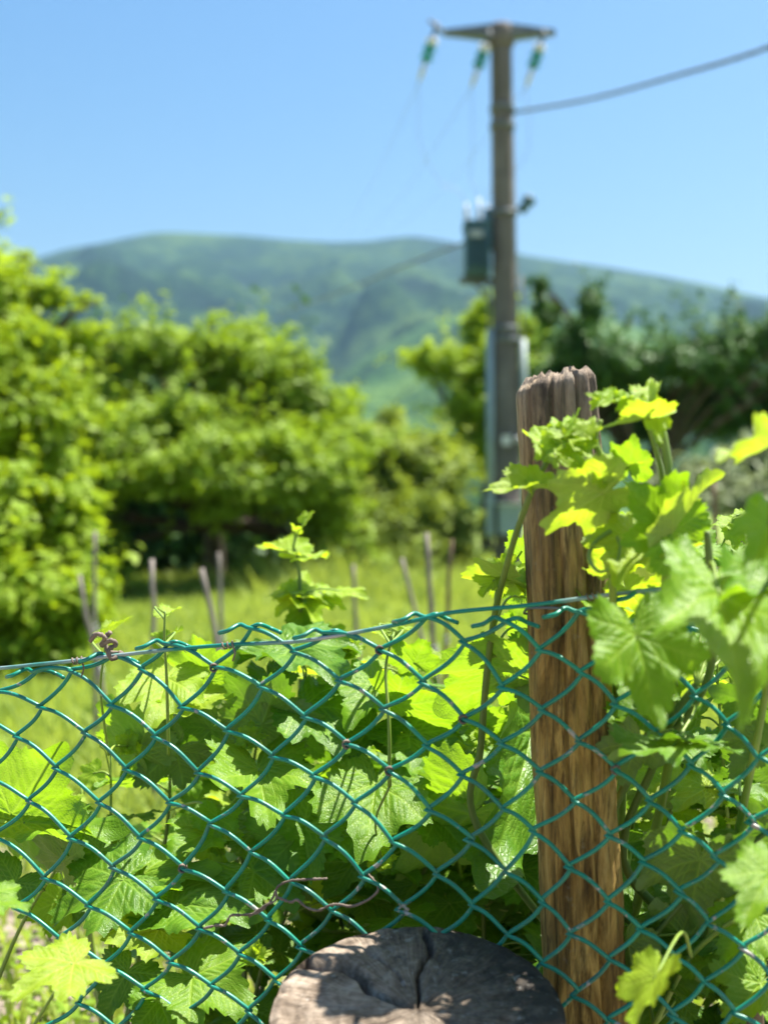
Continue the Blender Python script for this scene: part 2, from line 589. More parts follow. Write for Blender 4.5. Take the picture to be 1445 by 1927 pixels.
make_mountain('mountain', [(-1400, 720), (-700, 600), (-200, 530), (60, 488), (120, 470), (200, 458), (285, 438), (340, 437), (430, 441), (540, 451), (620, 455), (690, 455),
                           (735, 446), (775, 443), (830, 449), (880, 462), (980, 479), (1100, 498), (1200, 511), (1300, 530), (1400, 552), (1560, 588), (1900, 680), (2500, 800)],
              2600, 900, 4200, M['mountain'], 84, 430, 1.15)
make_mountain('hill', [(380, 960), (480, 880), (600, 740), (700, 660), (800, 610), (880, 585), (960, 575), (1100, 590), (1300, 640), (1500, 690), (1900, 780), (2300, 900)],
              1250, 600, 2000, M['hill'], 26, 300, .9)
make_mountain('hill.001', [(-900, 700), (-300, 690), (100, 700), (300, 690), (450, 720), (560, 735), (650, 745), (720, 770), (800, 830), (900, 930)],
              1500, 700, 2300, M['hill'], 22, 320, .9)

# ------------------------------------------------------------------ trees and shrubs behind the meadow
def crown_mesh(name, lobes, n, size, mat, parent, up=.5, droop=0.0, aspect=1.7, seed=1, sub=.72, core=.18, spray=.20, nsub=13):
    """lobes: (centre, radii, weight). Leaves sit on billows scattered over each lobe, some fill its shaded inside,
    some follow long shoots that break the outline; gaps between the billows show the dark inside."""
    g = np.random.default_rng(seed)
    cs, rs, ws = [], [], []
    for l in lobes:
        c = np.array(tuple(l[0])); r = np.array(l[1]); w = l[2] if len(l) > 2 else 1
        k = max(3, int(nsub * (.6 + .8 * g.random())))
        dv = g.normal(size=(k, 3)) + np.array([0, -.15, .25]); dv /= np.linalg.norm(dv, axis=1, keepdims=True)
        cs.append(c + dv * r * (.50 + .35 * g.random((k, 1))))
        sr = sub * (.35 + .95 * g.random(k) ** 1.3)
        rs.append(r[None] * sr[:, None]); ws.append(w * (r.mean() * sr) ** 2)
    cs = np.concatenate(cs); rs = np.concatenate(rs); ws = np.concatenate(ws); ws /= ws.sum()
    tone = g.random(len(cs))
    n1 = int(n * (1 - core - spray)); n2 = int(n * core); n3 = n - n1 - n2
    bi = g.choice(len(cs), n1, p=ws)
    dv = g.normal(size=(n1, 3)) + np.array([0, 0, .35]); dv /= np.linalg.norm(dv, axis=1, keepdims=True)
    p1 = cs[bi] + dv * rs[bi] * (1 - .6 * g.random((n1, 1)) ** 1.3) * (1 + .20 * g.normal(size=(n1, 1)))
    wl = np.array([np.prod(l[1]) * (l[2] if len(l) > 2 else 1) for l in lobes]); wl /= wl.sum()
    li = g.choice(len(lobes), n2, p=wl)
    d2 = g.normal(size=(n2, 3)); d2 /= np.linalg.norm(d2, axis=1, keepdims=True)
    C = np.array([tuple(l[0]) for l in lobes]); S = np.array([l[1] for l in lobes])
    p2 = C[li] + d2 * S[li] * (.72 * g.random((n2, 1)) ** .5)
    # shoots
    ns = max(6, n3 // 26)
    sl = g.choice(len(cs), ns, p=ws)
    sd = g.normal(size=(ns, 3)) * np.array([1, 1, .8]) + np.array([0, 0, .75]); sd /= np.linalg.norm(sd, axis=1, keepdims=True)
    si = g.integers(0, ns, n3); t = g.random((n3, 1)) ** 1.3
    ln = (.9 + 1.1 * g.random((ns, 1)))
    p3 = cs[sl][si] + sd[si] * rs[sl][si].mean(1, keepdims=True) * (.8 + ln[si] * t) + g.normal(size=(n3, 3)) * size * .55
    c = np.concatenate([p1, p2, p3]); dirs = np.concatenate([dv, d2 * .3, sd[si]])
    ti = np.concatenate([.55 * tone[bi] + .45 * g.random(n1), g.random(n2) * .6, .35 + .65 * g.random(n3)])  # inside leaves tinted darker, so part of the crown's shade is colour
    n = len(c)
    c[:, 2] = np.maximum(c[:, 2], .05 + .1 * g.random(n))
    nrm = g.normal(size=(n, 3)) * .75 + np.array([0, 0, up * 2.2]) + dirs * .9
    nrm /= np.linalg.norm(nrm, axis=1, keepdims=True)
    a = g.normal(size=(n, 3)) + np.array([0, 0, -droop * 2])
    a -= (a * nrm).sum(1, keepdims=True) * nrm; a /= np.linalg.norm(a, axis=1, keepdims=True)
    b = np.cross(nrm, a)
    s = size * (.55 + .9 * g.random(n))[:, None]
    L, W = s * .5 * aspect ** .5, s * .5 / aspect ** .5
    fold = nrm * s * .10
    v = np.stack([c - a * L, c + b * W + fold - a * L * .15, c + a * L, c - b * W + fold - a * L * .15], 1).reshape(-1, 3)
    f = np.arange(n * 4).reshape(n, 4)
    f = np.concatenate([f[:, [0, 1, 2]], f[:, [0, 2, 3]]])
    return np_mesh(name, v, f, mat, parent, attrs={'tint': np.repeat(np.clip(ti, 0, 1), 4)}, origin=tuple(parent.location))


def make_tree(name, label, cat, base, lobes, n, size, mat, trunk_r=.12, limbs=None, group=None, seed=1, **kw):
    t = empty(name, base)
    tag(t, label, cat, group)
    mb = MB()
    g = random.Random(seed)
    top = sum((Vector(l[0]) for l in lobes), Vector()) / len(lobes)
    b = Vector(base)
    fork = b.lerp(Vector((lerp(b.x, top.x, .5), lerp(b.y, top.y, .5), top.z)), .45)
    pts = catmull([b - Vector((0, 0, .1)), b.lerp(fork, .5) + Vector((g.uniform(-.08, .08), g.uniform(-.08, .08), 0)), fork], 5)
    mb.tube(pts, [lerp(trunk_r * 1.25, trunk_r * .8, i / (len(pts) - 1)) for i in range(len(pts))], 9)
    for l in lobes:
        e = Vector(l[0]) + Vector((0, 0, l[1][2] * .45))
        m = fork.lerp(e, .5) + Vector((g.uniform(-.2, .2), g.uniform(-.2, .2), g.uniform(0, .25)))
        p = catmull([fork - Vector((0, 0, .05)), m, e], 5)
        mb.tube(p, [lerp(trunk_r * .6, trunk_r * .12, i / (len(p) - 1)) for i in range(len(p))], 7)
        for q in range(3):
            s0 = p[int(len(p) * g.uniform(.45, .85))]
            e2 = Vector(l[0]) + Vector((g.uniform(-1, 1) * l[1][0], g.uniform(-1, 1) * l[1][1], g.uniform(-.2, .9) * l[1][2])) * .9
            p2 = catmull([s0, s0.lerp(e2, .5) + Vector((0, 0, .08)), e2], 3)
            mb.tube(p2, [lerp(trunk_r * .22, .008, i / (len(p2) - 1)) for i in range(len(p2))], 5)
    mb.build('trunk', M['bark'], t)
    crown_mesh('crown', lobes, n, size, mat, t, seed=seed, **kw)
    return t


def lobe(u, v, d, ru, rv, rd=None, w=1):
    """ellipsoid seen at photo pixel (u, v) with half extents ru, rv in pixels"""
    s = d / FPX
    return (P(u, v, d), (ru * s, rd if rd else ru * s, rv * s), w)


def gp(u, d): p = P(u, 963, d); return Vector((p.x, d, 0))


M['fol_bright'] = foliage_material('bright_leaves', (.13, .25, .012), (.30, .41, .025), (.42, .56, .014), .42)
M['fol_mid'] = foliage_material('mid_green_leaves', (.105, .21, .016), (.28, .39, .034), (.37, .53, .02), .37)
M['fol_pale'] = foliage_material('pale_green_leaves', (.14, .22, .028), (.25, .33, .05), (.42, .52, .035), .40)
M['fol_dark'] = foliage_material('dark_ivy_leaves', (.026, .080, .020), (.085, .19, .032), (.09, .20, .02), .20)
M['fol_olive'] = foliage_material('grey_green_leaves', (.15, .20, .09), (.28, .33, .17), (.28, .34, .12), .3)

make_tree('walnut_tree', 'tall light green tree cut off by the picture edge, highest of the broadleaf trees', 'tree', gp(-60, 13),
          [lobe(-70, 560, 13, 110, 90), lobe(20, 590, 13.2, 60, 45, None, .6), lobe(90, 565, 13.4, 50, 32, None, .4), lobe(20, 535, 13.4, 40, 28, None, .3), lobe(45, 490, 13.4, 22, 18, None, .12), lobe(-20, 500, 13.4, 30, 24, None, .2),
           lobe(30, 670, 12.6, 90, 55, None, .9), lobe(-60, 760, 12.6, 160, 100), lobe(70, 775, 12.4, 80, 60), lobe(140, 640, 13.4, 45, 30, None, .4), lobe(165, 570, 13.5, 35, 16, None, .25), lobe(50, 870, 12.8, 100, 60), lobe(130, 720, 13, 50, 40, None, .7)],
          30000, .085, M['fol_bright'], .14, seed=3, spray=.12)
make_tree('plum_tree', 'broad billowing green bush with dark hollows in its middle and at its foot', 'tree', gp(400, 18),
          [lobe(330, 665, 17, 70, 35), lobe(240, 680, 16.8, 60, 35), lobe(420, 700, 17, 45, 60), lobe(490, 690, 17, 75, 40), lobe(555, 720, 17, 55, 50), lobe(590, 800, 17, 55, 70), lobe(200, 740, 16.4, 70, 40), lobe(210, 820, 16, 80, 55),
           lobe(310, 810, 15.8, 90, 45), lobe(400, 840, 15.6, 90, 45), lobe(290, 890, 15.5, 110, 45), lobe(430, 910, 15.5, 100, 40), lobe(540, 890, 16, 80, 55), lobe(610, 900, 16.6, 60, 80), lobe(200, 925, 15.6, 60, 40),
           lobe(430, 640, 17.4, 22, 34, None, .4), lobe(485, 625, 17.4, 34, 22, None, .35), lobe(400, 610, 17.5, 14, 14, None, .12), lobe(270, 640, 17.4, 40, 22, None, .35), lobe(215, 655, 17.4, 40, 20, None, .35), lobe(150, 690, 16.8, 60, 40, None, .8), lobe(140, 780, 16.2, 60, 60, None, .8), lobe(640, 780, 17.6, 40, 30, None, .5),
           lobe(600, 1000, 16.8, 50, 60), lobe(195, 1010, 15.8, 40, 60), lobe(420, 955, 15.6, 50, 24, None, .6), lobe(600, 1070, 16.6, 55, 50), lobe(680, 1060, 17.2, 60, 40, None, .8), lobe(185, 1080, 15.6, 50, 55), lobe(650, 850, 17.4, 50, 50, None, .7)],
          62000, .080, M['fol_mid'], .15, seed=5, core=.16)
make_tree('light_blocking_hedge', 'dense dark hedge added behind the broad bush to block light from its hollows', 'hedge', gp(380, 20),
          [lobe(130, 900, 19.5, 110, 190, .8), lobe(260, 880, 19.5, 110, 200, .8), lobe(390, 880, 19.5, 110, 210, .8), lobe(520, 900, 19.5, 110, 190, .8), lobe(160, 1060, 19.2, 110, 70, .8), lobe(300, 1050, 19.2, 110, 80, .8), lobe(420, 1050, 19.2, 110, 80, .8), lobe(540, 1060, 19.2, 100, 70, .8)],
          40000, .15, M['fol_dark'], .08, seed=51, core=.5, spray=.02)  # added hedge: keeps light out from behind, so the bush's hollows go dark
make_tree('hazel_bush', 'low bright yellow-green bush in front of the tall tree', 'shrub', gp(60, 9),
          [lobe(60, 950, 9, 70, 45), lobe(135, 1000, 9, 55, 50), lobe(-20, 990, 8.8, 80, 60), lobe(70, 1050, 8.9, 80, 50), lobe(150, 1090, 8.8, 55, 50), lobe(20, 905, 9.2, 30, 30, None, .5), lobe(150, 940, 9.2, 35, 24, None, .5), lobe(40, 1130, 8.5, 100, 50), lobe(130, 1150, 8.4, 70, 40), lobe(20, 1210, 8.4, 100, 45), lobe(120, 1210, 8.3, 60, 40), lobe(180, 1120, 8.8, 30, 50)],
          20000, .07, M['fol_bright'], .03, seed=8)
make_tree('fruit_tree', 'slender pale green sapling between the broad bush and the pole', 'tree', gp(735, 22),
          [lobe(690, 850, 22, 50, 40), lobe(780, 860, 22, 55, 45), lobe(735, 800, 22.5, 40, 35, None, .7), lobe(650, 910, 22, 50, 45), lobe(850, 880, 22.5, 50, 40), lobe(730, 920, 22, 70, 40), lobe(820, 930, 22, 60, 40)],
          16000, .09, M['fol_pale'], .06, seed=12)
make_tree('acacia_tree', 'bright green tree rising behind the utility pole', 'tree', gp(920, 27),
          [lobe(905, 620, 27, 35, 45), lobe(985, 640, 27, 45, 45), lobe(850, 690, 26.5, 60, 35), lobe(930, 700, 26.5, 70, 45), lobe(1010, 700, 27, 50, 60), lobe(870, 770, 26.5, 50, 40), lobe(795, 680, 26.8, 36, 20, None, .6), lobe(950, 800, 27, 80, 60), lobe(885, 840, 26.5, 60, 40, None, .8)],
          22000, .11, M['fol_bright'], .14, seed=14)
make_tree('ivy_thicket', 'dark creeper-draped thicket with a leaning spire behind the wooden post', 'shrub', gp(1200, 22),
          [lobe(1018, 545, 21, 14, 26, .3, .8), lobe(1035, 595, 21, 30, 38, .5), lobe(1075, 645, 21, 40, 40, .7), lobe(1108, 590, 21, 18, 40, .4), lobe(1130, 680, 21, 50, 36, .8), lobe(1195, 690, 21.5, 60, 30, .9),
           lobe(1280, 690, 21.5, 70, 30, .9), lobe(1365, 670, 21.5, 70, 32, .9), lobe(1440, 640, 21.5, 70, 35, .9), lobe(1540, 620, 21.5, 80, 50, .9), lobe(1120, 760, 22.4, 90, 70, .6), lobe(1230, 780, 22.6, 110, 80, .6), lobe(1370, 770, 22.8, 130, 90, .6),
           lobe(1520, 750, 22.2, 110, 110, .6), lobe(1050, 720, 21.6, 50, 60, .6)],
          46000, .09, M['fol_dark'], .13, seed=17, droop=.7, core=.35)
make_tree('olive_shrub', 'grey-green shrub growing under the dark thicket, by the picture edge', 'shrub', gp(1400, 17),
          [lobe(1340, 900, 17, 60, 35), lobe(1430, 890, 17, 60, 45), lobe(1260, 920, 17, 50, 24), lobe(1400, 940, 16.5, 100, 30), lobe(1510, 900, 17, 60, 50)],
          10000, .08, M['fol_olive'], .04, seed=19)
make_tree('bramble_hedge', 'low sunlit yellow-green hedge to the left of the utility pole', 'shrub', gp(760, 20.6),
          [lobe(640, 1000, 20.6, 60, 45), lobe(720, 990, 20.6, 60, 45), lobe(800, 985, 20.6, 60, 45), lobe(870, 1000, 20.6, 45, 40), lobe(760, 1040, 20.4, 110, 28), lobe(860, 1045, 20.4, 40, 30)],
          12000, .085, M['fol_pale'], .04, seed=23)

# meadow grass: blades nobody could count
def make_grass():
    g = np.random.default_rng(4)
    n = 110000
    d = 2.3 + 24 * g.random(n) ** 1.35
    u = -150 + 1750 * g.random(n)
    x = (u - UC) * d / FPX
    keep = (d > 5.4 + 1.2 * np.sin(x * 2.1)) | (g.random(n) < .22)
    d, x = d[keep], x[keep]; n = len(d)
    pat = np.sin(x * 1.3 + .7 * np.sin(d * .9)) * np.cos(d * .7 + x * .4)
    h = (.05 + .10 * g.random(n)) * (1 + .35 * pat) * np.clip(.55 + d / 14, .5, 1.5) * (1 + 2.6 * np.clip(np.sin(x * .83 + 1.9 * np.sin(d * .37)) * np.cos(d * .61 - x * .29) + .15 * g.normal(size=n) - .35, 0, 1) * (d > 6.5)) * np.where(d > 15.5, 1.5, 1)
    w = .004 + .0035 * g.random(n) + .0006 * d
    az = g.random(n) * 6.283
    lean = g.normal(size=(n, 2)) * h[:, None] * .45
    bx, by = np.cos(az) * w, np.sin(az) * w
    z0 = np.full(n, -.01)
    v0 = np.stack([x - bx, d - by, z0], 1); v1 = np.stack([x + bx, d + by, z0], 1)
    m0 = np.stack([x - bx * .7 + lean[:, 0] * .4, d - by * .7 + lean[:, 1] * .4, h * .6], 1)
    m1 = np.stack([x + bx * .7 + lean[:, 0] * .4, d + by * .7 + lean[:, 1] * .4, h * .6], 1)
    tp = np.stack([x + lean[:, 0], d + lean[:, 1], h], 1)
    v = np.stack([v0, v1, m1, m0, tp], 1).reshape(-1, 3)
    i = np.arange(n)[:, None] * 5
    f = np.concatenate([i + [0, 1, 2], i + [0, 2, 3], i + [3, 2, 4]])
    tint = np.repeat(np.clip(.5 + .3 * pat + .35 * g.normal(size=n), 0, 1), 5)
    o = np_mesh('grass', v, f, M['fol_grass'], attrs={'tint': tint})
    return tag(o, 'sunlit green meadow grass beyond the vines', 'grass', kind='stuff')


M['fol_grass'] = foliage_material('meadow_grass', (.15, .25, .025), (.34, .42, .10), (.48, .58, .07), .48, .5, .5)
make_grass()


def make_weeds():
    """low broad weeds and clods on the bare strip under the vines"""
    g = np.random.default_rng(9)
    n = 16000
    d = 1.6 + 4.2 * g.random(n); x = (-250 + 1900 * g.random(n) - UC) * d / FPX
    pat = np.sin(x * 5 + np.sin(d * 4)) * np.cos(d * 5 + x * 2)
    k = pat + .4 * g.normal(size=n) > .15
    d, x = d[k], x[k]; n = len(d)
    c = np.stack([x, d, .02 + .07 * g.random(n)], 1)
    nrm = g.normal(size=(n, 3)) * .5 + np.array([0, 0, 1]); nrm /= np.linalg.norm(nrm, axis=1, keepdims=True)
    a = g.normal(size=(n, 3)); a -= (a * nrm).sum(1, keepdims=True) * nrm; a /= np.linalg.norm(a, axis=1, keepdims=True)
    b = np.cross(nrm, a); s = (.010 + .014 * g.random(n))[:, None]
    v = np.stack([c - a * s, c + b * s * .6, c + a * s, c - b * s * .6], 1).reshape(-1, 3)
    f = np.arange(n * 4).reshape(n, 4); f = np.concatenate([f[:, [0, 1, 2]], f[:, [0, 2, 3]]])
    o = np_mesh('weeds', v, f, M['fol_mid'], attrs={'tint': np.repeat(g.random(n), 4)})
    tag(o, 'small green weeds on the bare soil under the vines', 'weeds', kind='stuff')
    # clods and pebbles
    n = 5000
    d = 1.5 + 4.0 * g.random(n); x = (-250 + 1900 * g.random(n) - UC) * d / FPX
    oc = np.array([(1, 0, 0), (-1, 0, 0), (0, 1, 0), (0, -1, 0), (0, 0, 1), (0, 0, -1)], float)
    of = np.array([(0, 2, 4), (2, 1, 4), (1, 3, 4), (3, 0, 4), (2, 0, 5), (1, 2, 5), (3, 1, 5), (0, 3, 5)])
    s = .006 + .018 * g.random(n) ** 2
    v = (oc[None] * (1 + .35 * g.normal(size=(n, 6, 1))) * s[:, None, None] * np.array([1.2, 1, .7]) + np.stack([x, d, .01 + 0 * d], 1)[:, None]).reshape(-1, 3)
    f = (np.arange(n)[:, None, None] * 6 + of[None]).reshape(-1, 3)
    tag(np_mesh('gravel', v, f, M['clod']), 'pale clods and pebbles on the soil under the vines', 'gravel', kind='stuff')


M['clod'] = simple_mat('dry_clods', (.17, .13, .105), (.36, .30, .26), 3, .95, .1)
make_weeds()

# ------------------------------------------------------------------ stakes of the second row
def make_stake(label, u0, v0, d, lean_px, r=.016, mat='stake', height_v=None):
    top = P(u0, v0, d)
    foot = Vector((top.x + lean_px * d / FPX, d + random.uniform(-.1, .1), -.05))
    t = empty('vine_stake', (foot.x, foot.y, 0))
    tag(t, label, 'stake', 'stakes of the vine row in the meadow')
    mb = MB()
    pts = []
    for i in range(12):
        p = foot.lerp(top, i / 11)
        pts.append(p + Vector((mnoise.noise((i * .5, u0, 0)), mnoise.noise((i * .5, u0, 7)), 0)) * .012)
    mb.tube(pts, [r * (1.15 - .25 * i / 11 + .1 * mnoise.noise((i * .8, u0, 3))) for i in range(12)], 9)
    mb.build('shaft', M[mat], t)
    mb = MB()
    for zf in (.55,):
        c = foot.lerp(top, zf); ring = [c + Vector((math.cos(a) * r * 1.35, math.sin(a) * r * 1.35, .004 * a)) for a in np.linspace(0, 12.5, 30)]
        mb.tube(ring, .0025, 5)
    mb.build('wire_tie', M['metal_grey'], t)


make_stake('thin upright grey stake, left of the leaning pair before the dark hollow', 286, 1052, 4.6, 12, .009)
make_stake('grey stake leaning to the left in front of the dark hollow', 380, 1070, 4.8, 105, .011)
make_stake('slim brown stake rising just behind the leaning grey stake', 412, 1040, 6.2, 10, .011)
make_stake('tall brown stake beside the low bright bush', 178, 1000, 6.0, 10, .010)
make_stake('crooked brown stick leaning at the foot of the low bright bush', 148, 1082, 5.2, 90, .010)
make_stake('pale upright stake, tallest of those before the low hedge', 802, 1003, 5.0, 34, .0115)
make_stake('thin stake leaning against the pale upright stake', 755, 1050, 5.6, 105, .010)
make_stake('dark stick standing between the pale stake and the utility pole', 848, 1015, 5.6, -20, .010, 'cane')
make_stake('short grey stake behind the young vine shoot', 664, 1062, 6.0, 20, .011)
make_stake('dark stick under the grey-green shrub on the far side', 1342, 905, 8.0, 6, .02, 'cane')

# ------------------------------------------------------------------ utility pole
def make_pole():
    d = 19.5
    top = P(942, 52, d); foot = Vector((P(958, 963, d).x, d, 0))
    H = top.z
    t = empty('utility_pole', foot)
    tag(t, 'tall grey utility pole with crossarm, green insulators and transformer', 'utility pole')
    px = d / FPX
    ax = lambda z: foot.lerp(Vector((top.x, top.y, H)), z / H)
    zv = lambda v: EYE - (v - VC) * px
    rad = lambda z: lerp(.235, .168, z / H)
    mb = MB()
    n = 10
    zs = np.linspace(-.3, H, 60)
    vs = []
    for z in zs:
        c = ax(max(z, 0)); c.z = z
        for k in range(n):
            a = 2 * math.pi * (k + .5) / n
            r = rad(max(z, 0)) * (1 + .012 * mnoise.noise((k, z * 2, 1)))
            vs.append((c.x + r * math.cos(a), c.y + r * math.sin(a), z))
    fs = [(i * n + k, i * n + (k + 1) % n, (i + 1) * n + (k + 1) % n, (i + 1) * n + k) for i in range(len(zs) - 1) for k in range(n)]
    fs.append(tuple((len(zs) - 1) * n + k for k in range(n)))
    mb.add(vs, fs)
    mb.build('shaft', M['concrete'], t, smooth=False)
    # crossarm: tapered T, with a cap over the pole head
    mb = MB()
    zc = zv(62)
    for s, ue in ((-1, 833), (1, 1044)):
        xe = P(ue, 62, d).x
        x0 = top.x + s * .10
        prof = [(x0, .16, .15), (lerp(x0, xe, .5), .11, .10), (xe, .055, .06)]
        vs = []
        for x, hz, hy in prof:
            for sy, sz in ((-1, -1), (1, -1), (1, 1), (-1, 1)):
                vs.append((x, top.y + sy * hy, zc + sz * hz * .62))
        fs = [(i * 4 + k, i * 4 + (k + 1) % 4, i * 4 + 4 + (k + 1) % 4, i * 4 + 4 + k) for i in range(2) for k in range(4)]
        fs += [(3, 2, 1, 0), (8, 9, 10, 11)]
        mb.add(vs, fs)
    mb.build('crossarm', M['steel_dark'], t, smooth=False)
    mb = MB()
    mb.lathe([(.20, -.24), (.215, -.22), (.215, .05), (.18, .10), (.06, .13)], (top.x, top.y, zc + .02), 14)
    mb.build('pole_cap', M['concrete'], t)
    # string insulators
    ends = []
    for u, v, dy in ((818, 72, .35), (916, 80, .25), (1018, 80, .25)):
        a = P(u, v, d); a.y = top.y - dy
        dirv = Vector((-.34, .2, -1)).normalized()
        q = Vector((0, 0, 1)).rotation_difference(-dirv).to_matrix()
        ins = MB()
        ins.tube([a + Vector((.02, 0, .10)), a, a + dirv * .12], .035, 7)
        ro = ins.build('insulator', M['steel_dark'], t)
        for k in range(3):
            g = MB()
            g.lathe([(.02, .075), (.06, .06), (.105, .0), (.10, -.03), (.05, -.03), (.03, -.065)], a + dirv * (.18 + .13 * k), 14, q)
            gl = g.build('glass_disc', M['glass_green'] if k else M['white_ceramic'], ro)
        g = MB()
        g.tube([a + dirv * .50, a + dirv * .66, a + dirv * .80], [.035, .045, .02], 7)
        g.build('end_clamp', M['white_ceramic'], ro)
        ends.append(a + dirv * .8)
    # support bracket holding the outer insulator
    mb = MB()
    a = P(818, 66, d); a.y = top.y - .35
    mb.tube([P(836, 62, d), a], .035, 6); mb.tube([P(806, 60, d) + Vector((0, -.35, .05)), a], .03, 6)
    mb.build('insulator_bracket', M['steel_dark'], t)
    # transformer with bushings, radiator and shelf
    c = P(898, 470, d); c.y = top.y + .12
    w, h = 46 * px, 88 * px
    tr = MB(); tr.box(c, (w, .55, h)); tr.box(c + Vector((0, 0, h / 2 + .03)), (w * 1.12, .62, .07)); tr.box(c - Vector((0, 0, h / 2 + .02)), (w * .9, .45, .05))
    tro = tr.build('transformer', M['transformer'], t, smooth=False)
    for k in range(6):
        f = MB(); f.box(c + Vector((-w / 2 + .05 + k * (w - .1) / 5, -.33, -.05)), (.022, .11, h * .72))
        f.build('cooling_fin', M['transformer'], tro, smooth=False)
    pl = MB(); pl.box(c + Vector((-w * .1, -.40, h * .26)), (w * .55, .02, .10)); pl.build('name_plate', M['metal_grey'], tro, smooth=False)
    bush = []
    for dx, hb in ((-.42, .34), (.10, .42), (.42, .32)):
        b = MB(); bp = c + Vector((dx * w, .02, h / 2 + .06))
        b.lathe([(.05, 0), (.055, .04), (.035, .06), (.05, .10), (.03, .13), (.045, .17), (.028, .20), (.04, .24), (.02, .27), (.014, hb)], bp, 10)
        b.build('bushing', M['white_ceramic'], tro); bush.append(bp + Vector((0, 0, hb)))
    br = MB()
    br.box(c + Vector((w * .45, .02, -h / 2 - .10)), (.9, .10, .09))
    br.tube([c + Vector((-w * .2, .02, -h / 2 - .08)), ax(zv(585)) + Vector((-.1, 0, 0))], .03, 6)
    br.build('transformer_bracket', M['steel_dark'], t, smooth=False)
    br = MB()
    br.box(P(921, 430, d) + Vector((0, .1, 0)), (.16, .3, .62)); br.build('switch_box', M['transformer'], t, smooth=False)
    # jumpers from the insulators to the transformer
    for e, b, sag in zip(ends, (bush[0], bush[1], bush[2]), (-.12, .05, .35)):
        j = MB()
        j.tube(catmull([e, e + Vector((.02 + sag * .1, .1, -.9)), e.lerp(b, .75) + Vector((sag * .8 - .15, .1, -.1)), b + Vector((-.12 + sag * .4, 0, .22)), b], 8), .0055, 5)
        j.build('jumper_wire', M['conductor'], t)
    # arrester standing out on the far side
    aA = ax(zv(400)) + Vector((.14, 0, 0)); aB = P(990, 384, d)
    mb = MB(); mb.tube([aA, aB], .03, 6); mb.lathe([(.03, -.16), (.09, -.13), (.06, -.08), (.10, -.05), (.06, 0), (.115, .04), (.10, .12), (.04, .15)], aB, 12, Matrix.Rotation(R(35), 3, 'Y'))
    mb.build('lamp_arm', M['transformer'], t)
    # clamps, pipes, boxes
    for v in (205, 238, 402, 620, 640):
        z = zv(v); cc = ax(z); mb = MB(); r = rad(z) + .012
        mb.lathe([(r, -.04), (r + .012, -.035), (r + .012, .035), (r, .04)], cc, 18); mb.build('clamp_band', M['steel_dark'], t)
    for u, v0, v1, r in ((921, 622, 1012, .062), (982, 640, 830, .055)):
        mb = MB(); a0 = P(u, v0, d); a1 = P(u + (1 if u < 950 else 3), v1, d)
        a0.y = a1.y = d - .10
        mb.tube([a0, a0.lerp(a1, .5), a1], r, 12); mb.build('conduit_pipe', M['plastic_grey'], t)
    for u in (916, 979):
        mb = MB(); a0 = P(u, 520, d); a1 = P(u + (3 if u < 950 else 4), 640, d); a0.y = a1.y = d - .05
        mb.tube([a0, a0.lerp(a1, .5) + Vector((.01, 0, 0)), a1], .022, 6); mb.build('feed_cable', M['cable'], t)
    c = P(955, 978, d); c.y = d - .27
    mb = MB(); mb.box(c, (.34, .22, .46)); bo = mb.build('meter_box', M['plastic_grey'], t, smooth=False)
    mb = MB(); mb.box(c + Vector((0, -.01, .25)), (.40, .30, .035)); mb.build('box_lid', M['white_ceramic'], bo, smooth=False)
    mb = MB(); mb.box(c + Vector((.13, -.12, -.2)), (.05, .02, .06)); mb.build('lock', M['white_ceramic'], bo, smooth=False)
    c = P(920, 970, d); c.y = d - .16
    mb = MB(); mb.box(c, (.12, .18, .62)); mb.build('pipe_cover', M['plastic_grey'], t, smooth=False)
    c = P(950, 830, d); c.y = d - .24
    mb = MB(); mb.box(c, (.15, .06, .15)); bo = mb.build('warning_plate', M['white_ceramic'], t, smooth=False)
    c = P(973, 828, d); c.y = d - .2
    mb = MB(); mb.lathe([(.03, -.05), (.045, -.03), (.045, .03), (.03, .05)], c, 10); mb.build('pipe_fitting', M['white_ceramic'], t)
    return top, ends


pole_top, ins_ends = make_pole()


def cable(label, pts, r, mat, twist=0, name='power_cable'):
    c = catmull(pts, 26)
    mb = MB()
    if twist:
        for k in range(3):
            q = []
            for i, p in enumerate(c):
                a = i * twist + k * 2.094
                q.append(p + Vector((math.sin(a) * .35, math.cos(a) * .9, math.cos(a) * .9 * .3 + math.sin(a) * .9)).normalized() * r * .95)
            mb.tube(q, r, 6)
    else:
        mb.tube(c, r, 6)
    return tag(mb.build(name, mat, origin=tuple(pts[0])), label, 'cable', 'overhead lines on the utility pole')


cable('thick twisted dark cable running from the pole up to the picture edge', [P(960, 213, 19.4), P(1110, 186, 17), P(1280, 140, 14.6), P(1460, 84, 12.4), P(1900, -90, 9)], .0150, M['cable'], .55)
cable('dark cable sagging away from the transformer towards the mountain slope', [P(930, 440, 19.8), P(860, 462, 22), P(760, 500, 27), P(640, 550, 36), P(520, 592, 52)], .017, M['cable'], .5)
for k, (e, us) in enumerate(zip(ins_ends, ((640, 445), (690, 440), (750, 430)))):
    lab = ('outermost', 'middle', 'innermost')[k]
    mid = e.lerp(P(us[0], us[1], 60), .4) - Vector((0, 0, .3))
    cable('thin bare conductor dropping from the ' + ('outer insulator beyond the crossarm end', 'insulator half hidden by the pole', 'insulator under the far crossarm tip')[k],
          [e, mid, P(us[0], us[1], 60)], .006, M['conductor'], 0, 'bare_conductor')

# ------------------------------------------------------------------ chain-link fence
K_F, Y0_F = -.2926, 1.4182
fence_y = lambda x: Y0_F + K_F * x
def PF(u, v, off=0.0):
    d = Y0_F / (1 - K_F * (u - UC) / FPX)
    p = P(u, v, d); p.y += off
    return p


